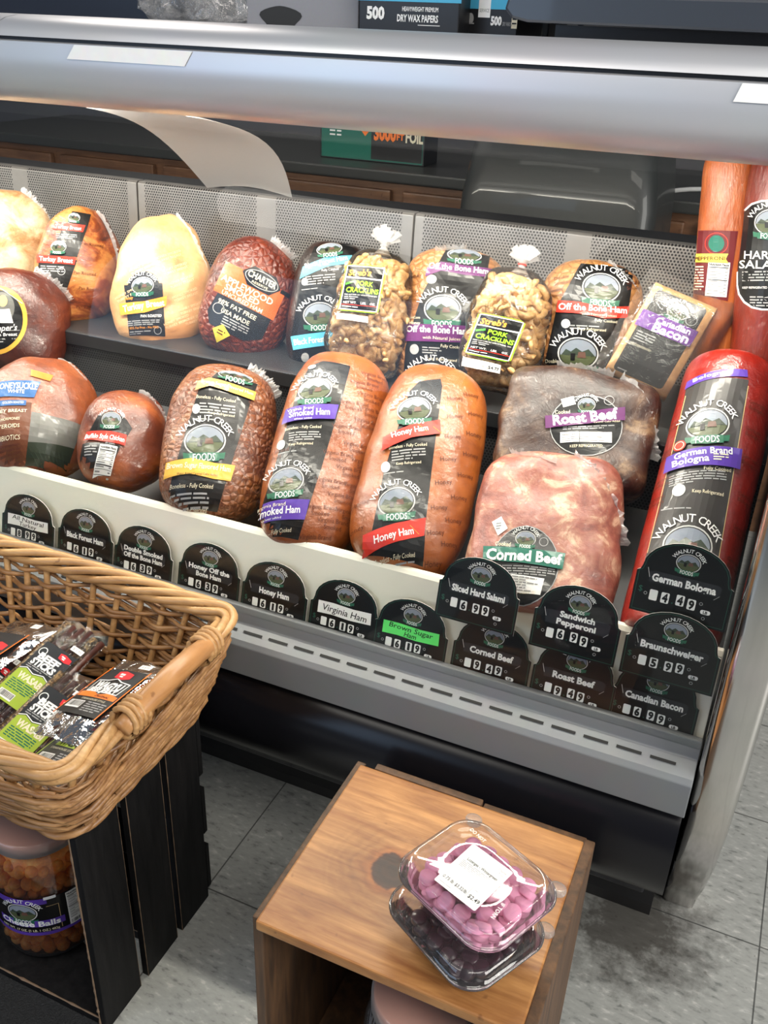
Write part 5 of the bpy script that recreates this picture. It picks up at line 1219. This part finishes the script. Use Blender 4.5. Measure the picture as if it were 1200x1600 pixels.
def brand(A, x, y, s, rot=-4):
    A.poly([(x-s, y-s*.4), (x-s*.3, y-s*.55), (x+s*.9, y-s*.3), (x+s, y+s*.3), (x+s*.3, y+s*.5), (x-s*.85, y+s*.35)], 'brand_red', 6)
    A.text('PEOPLES', x, y-s*.12, s*.42, 'white', 7, rot=6, width=s*1.3, bold=.02) if False else A.fine(x-s*.6, y-s*.25, x+s*.7, 1, s*.45, 'white', 7, slope=.1)
    A.fine(x-s*.4, y+s*.05, x+s*.5, 1, s*.35, 'white', 7, slope=.1)
def stick_art(A):
    A.poly([(-34, -62), (34, -62), (34, 4), (14, -2), (-4, 4), (-22, -1), (-34, 5)], 'charcoal', 1); A.poly([(-34, 4), (-22, -2), (-4, 3), (14, -3), (34, 3), (34, 64), (-34, 64)], 'olive', 2)
    brand(A, 18, -50, 13); A.text('BEEF', -2, -34, 17, 'white', 4, bold=.05, width=44); A.text('STICKS', -2, -20, 17, 'white', 4, bold=.05, width=50); A.ring(-24, -42, 8, 8, 1.5, 'white', 4); A.fine(-28, -12, 26, 2, 4, 'fine', 4)
    A.line(-34, 2, -22, -4, 1.6, 'white', 5); A.line(-22, -4, -4, 1, 1.6, 'white', 5); A.line(-4, 1, 14, -5, 1.6, 'white', 5); A.line(14, -5, 34, 2, 1.6, 'white', 5)
    A.text('WASABI', 2, 12, 17, 'cream', 4, bold=.04, width=54); A.fine(-28, 22, 26, 5, 4, 'dark_green', 4); A.barcode(-28, 46, 4, 60)
    A.rect(10, -80, 34, -70, 'white', 6); A.text('£ 1.99', 22, -75, 7, 'grey_ink', 7) if False else A.text('$ 1.99', 22, -75, 7, 'grey_ink', 7, bold=0)
def wagyu_art(A):
    A.poly([(-48, 6), (-44, -58), (44, -58), (48, 6)], 'charcoal', 1); A.poly([(-48, 6), (48, 6), (52, 50), (-52, 50)], 'soft_black', 1)
    for x in (-48, 48): A.line(x, -62, x*1.08, 54, 2.6, 'bright_orange', 3)
    A.poly([(-46, 2), (-20, -2), (0, 5), (24, -1), (46, 3), (46, 12), (-46, 12)], 'bright_orange', 3); brand(A, 4, -44, 20); A.rect(10, -76, 38, -66, 'white', 6); A.text('$ 8.99', 24, -71, 7, 'grey_ink', 7, bold=0)
    A.poly([(-40, -28), (-16, -30), (0, -36), (16, -30), (40, -28), (38, 0), (-38, 0)], 'white', 2); A.poly([(-38, -26), (-15, -28), (0, -34), (15, -28), (38, -26), (36, -2), (-36, -2)], 'ink', 3)
    A.text('WAGYU', 0, -17, 20, 'white', 4, bold=.06, width=66); A.text('BEEF JERKY', 0, -5, 13, 'white', 4, bold=.06, width=66); A.text('ORIGINAL', 14, 8, 6, 'ink', 5, width=34, bold=.02); A.text('STEAKHOUSE STYLE', 4, 17, 5, 'cream', 4, width=58, bold=0); A.fine(0, 22, 44, 5, 4.4, 'fine', 4); A.barcode(-44, 22, -8, 38)
def wasabi_art(A):
    A.poly([(-48, -56), (48, -56), (52, 56), (-52, 56)], 'soft_black', 1)
    for x in (-49, 49): A.line(x, -60, x*1.06, 60, 3, 'olive', 3)
    A.rect(-40, -36, 42, -16, 'white', 2, 3); A.rect(-38, -34, 40, -18, 'ink', 3, 3); A.text('BEEF JERKY', 2, -26, 17, 'white', 4, bold=.05, width=72); A.rect(-32, -12, 44, 4, 'olive', 3); A.text('WASABI', 4, -4, 16, 'ink', 4, width=60, bold=.04); A.text('STEAKHOUSE STYLE', -2, 10, 6, 'cream', 4, width=66, bold=0); A.barcode(-42, 22, -4, 44); A.fine(4, 18, 46, 6, 4.6, 'fine', 4); brand(A, 4, -48, 16)
def pepper_art(A):
    A.poly([(-46, -56), (46, -56), (50, 56), (-50, 56)], 'charcoal', 1)
    for x in (-47, 47): A.line(x, -60, x*1.06, 58, 3, 'bright_orange', 3)
    brand(A, 18, -20, 22); A.text('BEEF JERKY', 0, 14, 14, 'white', 4, bold=.05, width=66); A.fine(-36, 28, 36, 5, 5, 'fine', 4); A.rect(22, -88, 46, -77, 'white', 6); A.text('$ 8.99', 34, -82, 7, 'grey_ink', 7, bold=0)
TL = -.222
def zpl(y): return .53-.2258*(y-.62)
WR, WU = (86, -18, 31), (19, 107, 11)       # how the flat packs lie: against the handle side, raised at the back
SR, SU = (57, -5, -12), (15, 104, 28)       # the stick packs
pack((-.985, .778, .455), SR, SU, .10, .21, 'pack of meat sticks with a green label, farthest left in the basket', 'sticks', stick_art, 'meat_stick_pack', k_art=.89)
pack((-1.000, .815, .487), WR, WU, .145, .20, 'jerky pack with orange borders and red badge at the left of the basket', 'jerky', pepper_art, k_art=.97)
pack((-.903, .817, .482), SR, SU, .085, .235, 'pack of meat sticks with a green label, behind the other stick packs', 'sticks', stick_art, 'meat_stick_pack', k_art=.89)
pack((-.832, .738, .478), SR, SU, .085, .20, 'pack of meat sticks with a green label, partly under the wagyu pack', 'sticks', stick_art, 'meat_stick_pack', k_art=.89)
pack((-.738, .706, .494), WR, WU, .105, .125, 'wasabi beef jerky pack with a green stripe at the front corner of the basket', 'jerky', wasabi_art, k_art=.86)
pack((-.750, .790, .518), WR, WU, .125, .175, 'wagyu beef jerky pack with orange borders nearest the basket handle', 'jerky', wagyu_art, k_art=.94)

# ------------------------------------------------------------------ on top of the case
top_z = 1.3365
def carton(name, label, x0, x1, y0, y1, h, m, art=None, rot=0, cat='box'):
    root = thing(name, label, cat, ((x0+x1)/2, (y0+y1)/2, top_z), Euler((0, 0, math.radians(rot))).to_matrix())
    g = Geo(); g.box(-(x1-x0)/2, -(y1-y0)/2, 0, (x1-x0)/2, (y1-y0)/2, h); g.build('carton', m, root, bevel=.002)
    if art:
        A = Art((.001, 0, 0, 0, -.001, 0)); art(A); hy = (y1-y0)/2
        A.build('printing', root, lambda x, y, off: (x, -hy-off, y), step=0, lift=.0001, base=.0006)
    return root
card_black = mat('black_card', (.012, .012, .014), .4); card_cyan = mat('blue_card', (.10, .42, .62), .4); card_grey = mat('grey_card', (.26, .26, .28), .5)
def wax_art(A):
    A.text('500', -57, -51, 24, 'white', 1, width=32, bold=.05); A.text('HEAVYWEIGHT PREMIUM', 21, -58, 9, 'white', 1, width=62, bold=.02); A.text('DRY WAX PAPERS', 17, -45, 14, 'white', 1, width=71, bold=.03); A.rect(18, -36, 56, -35, 'white', 1); A.rect(-90, -110, 90, -68, 'cyan', 1)
carton('wax_paper_box', 'black box reading 500 Heavyweight Premium Dry Wax Papers on top of the case', -.742, -.567, 1.56, 1.80, .12, card_black, wax_art)
def wax2_art(A):
    A.rect(-52, -120, 52, -62, 'cyan', 1); A.rect(-22, -120, 0, -50, 'white', 2); A.text('FOOD', -11, -78, 7, 'grey_ink', 3, width=16); A.text('SERVICE', -11, -60, 7, 'grey_ink', 3, width=18); A.text('500', 12, -46, 17, 'white', 2, width=20, bold=.05); A.text('DRY WAX PAPERS', 36, -42, 8, 'fine', 2, width=24); A.ell(-36, -48, 6, 8, 'fine', 2); A.rect(40, -120, 50, -36, 'cream', 2)
    for k in range(12): A.rect(41, -110+k*6, 49, -108+k*6, 'ink', 3)
    A.fine(-46, -42, -8, 1, 4, 'fine', 2)
carton('wax_paper_box', 'turned blue and black wax paper box beside the tray on the case', -.560, -.462, 1.60, 1.78, .15, card_black, wax2_art, rot=-12)
grey_root = carton('grey_carton', 'grey box with a dark smudge on top of the case', -.968, -.752, 1.58, 1.80, .13, card_grey)
carton('dark_carton', 'dark blue-black box at the far left on top of the case', -1.62, -1.16, 1.66, 1.90, .17, mat('navy_card', (.018, .024, .04), .3, 0, .4))
A_s = mat('smudge', (.02, .02, .02), .6)
g = Geo(); pts = [(math.cos(2*PI*k/24)*.038*(1+.2*math.sin(3*2*PI*k/24)), -.1106, .036+math.sin(2*PI*k/24)*.020) for k in range(24)]
g.add([(-.04+p[0], p[1], p[2]) for p in pts], [tuple(range(24))]); g.build('smudge', A_s, grey_root)
# crumpled clear bag
g = Geo(); g2 = body_geo(.22, .15, .14, p=2.4, q=2.2, rough=.03, seed=44, freq=26, fine=.006, nu=26, nv=36)
o = g2.build('plastic_bag', thin_film('crumpled_bag', (1, 1, 1), 1.5, .08, white=.14, wrinkle=1, wscale=30, boost=2.2), None, smooth=False)
o.location = (-1.075, 1.60, top_z+.075); o.rotation_euler = (0, 0, math.radians(90)); tag(o, 'crumpled clear plastic bag lying on top of the case', 'plastic bag')
# deli scale: dark slab body on little feet
sc_root = thing('deli_scale', 'dark plastic deli scale with metal foot, at the right on top of the case', 'scale', (-.20, 1.62, top_z))
sp = mat('scale_plastic', (.035, .042, .055), .35, 0, .3)
g = Geo(); P = [(-.235, .045), (-.26, .05), (-.272, .062), (-.268, .075), (-.255, .083), (.34, .083), (.34, .042)]
g.loft([[(x, y, z) for x, z in P] for y in (-.13, .15)], True, True, True); g.build('body', sp, sc_root, bevel=.004)
g = Geo(); g.box(-.20, -.10, .025, .30, .12, .044); g.build('underframe', black_plastic, sc_root)
g = Geo(); g.box(-.245, -.11, .083, .33, .14, .105); g.build('top_pan', black_metal, sc_root, bevel=.004)
for x in (-.215, .28):
    for y in (-.10, .12):
        g = Geo(); g.lathe([(.010, 0), (.010, .006), (.005, .008), (.005, .045)], 14, c=(x, y, 0)); g.build('foot', chrome, sc_root, smooth=True)
# behind the case
cab_wood = wood_mat('brown_cabinet_wood', (.10, .045, .02), (.19, .09, .042), 0, rough=.45)
counter_m = mat('dark_counter', (.035, .036, .034), .35, bscale=60)
cb = thing('back_counter', 'brown wooden counter with drawers and dark top behind the case', 'counter', (-1.2, 2.95, 0))
g = Geo(); g.box(-1.8, -.18, .93, 1.8, .5, .965); g.build('worktop', counter_m, cb, bevel=.006)
g = Geo(); g.box(-1.8, -.14, 0, 1.8, .5, .93); g.build('body', cab_wood, cb)
for k in range(8):
    x = -1.78+k*.45
    g = Geo(); g.box(x+.015, -.162, .79, x+.425, -.14, .905); g.build('drawer', cab_wood, cb, bevel=.006)
    g = Geo(); g.box(x+.015, -.162, .12, x+.425, -.14, .765); g.build('door', cab_wood, cb, bevel=.006)
def film_art(A):
    A.rect(-180, -140, 180, -4, 'dark_green', 1); A.rect(0, -145, 178, -8, 'soft_black', 2); A.text('3000', 48, -90, 60, 'bright_orange', 3, width=78, bold=.05); A.text('FT', 102, -82, 26, 'bright_orange', 3, width=26, bold=.04); A.text('FOIL', 150, -84, 46, 'cream', 3, width=60, bold=.04); A.poly([(-36, -92), (-22, -108), (-8, -92), (-22, -76)], 'bright_orange', 3)
    for k in range(4): A.rect(-150, -112+k*12, -130, -107+k*12, 'white', 3); A.rect(-124, -112+k*12, -108, -107+k*12, 'white', 3)
root = thing('foil_box', 'green and black roll box reading 3000 FT on the back counter', 'box', (-1.335, 2.98, .9655))
g = Geo(); g.box(-.185, -.06, 0, .185, .06, .15); g.build('carton', card_black, root, bevel=.002); A = Art((.001, 0, 0, 0, -.001, 0)); film_art(A); A.build('printing', root, lambda x, y, off: (x, -.06-off, y), step=0, lift=.0001, base=.0006)
# covered machine
g = Geo(); rings = []
for z, hx, hy in ((0.0, .27, .24), (.3, .265, .235), (.7, .255, .22), (1.0, .245, .2), (1.16, .22, .17), (1.2, .15, .1)):
    rings.append([(q[0]+.012*noise.noise(Vector((q[0]*9, q[1]*9, z*2))), q[1]+.02*noise.noise(Vector((q[0]*14, q[1]*9, z))), z) for q in rrect(0, 0, hx, hy, .06, z)])
g.loft(rings, True, True, True); o = g.build('covered_machine', mat('black_cover', (.018, .020, .019), .5, 0, .2, bscale=12, bump=.4), None, smooth=True); o.location = (-.57, 2.48, 0); tag(o, 'tall machine under a black cover behind the case', 'machine')
g = Geo(); pts = [(-.30+.20*k/16, 2.62+.02*math.sin(k*.7), 1.07+.022*math.sin(k*.55)) for k in range(17)]
o = Geo().tube([(-.42+.03*k, 2.74-.003*k, .972+.035*math.sin(PI*k/12)) for k in range(13)], .006, 8).build('white_cable', mat('white_cable', (.55, .55, .55), .4), None, smooth=True); tag(o, 'loose white cable on the back counter', 'cable')
g = Geo(); g.box(-.09, -.08, 0, .09, .08, .11); o = g.build('grey_device', mat('grey_device', (.16, .16, .17), .4), None, bevel=.01); o.location = (-.52, 2.98, .9655); tag(o, 'small grey device on the back counter beside the cable', 'device')
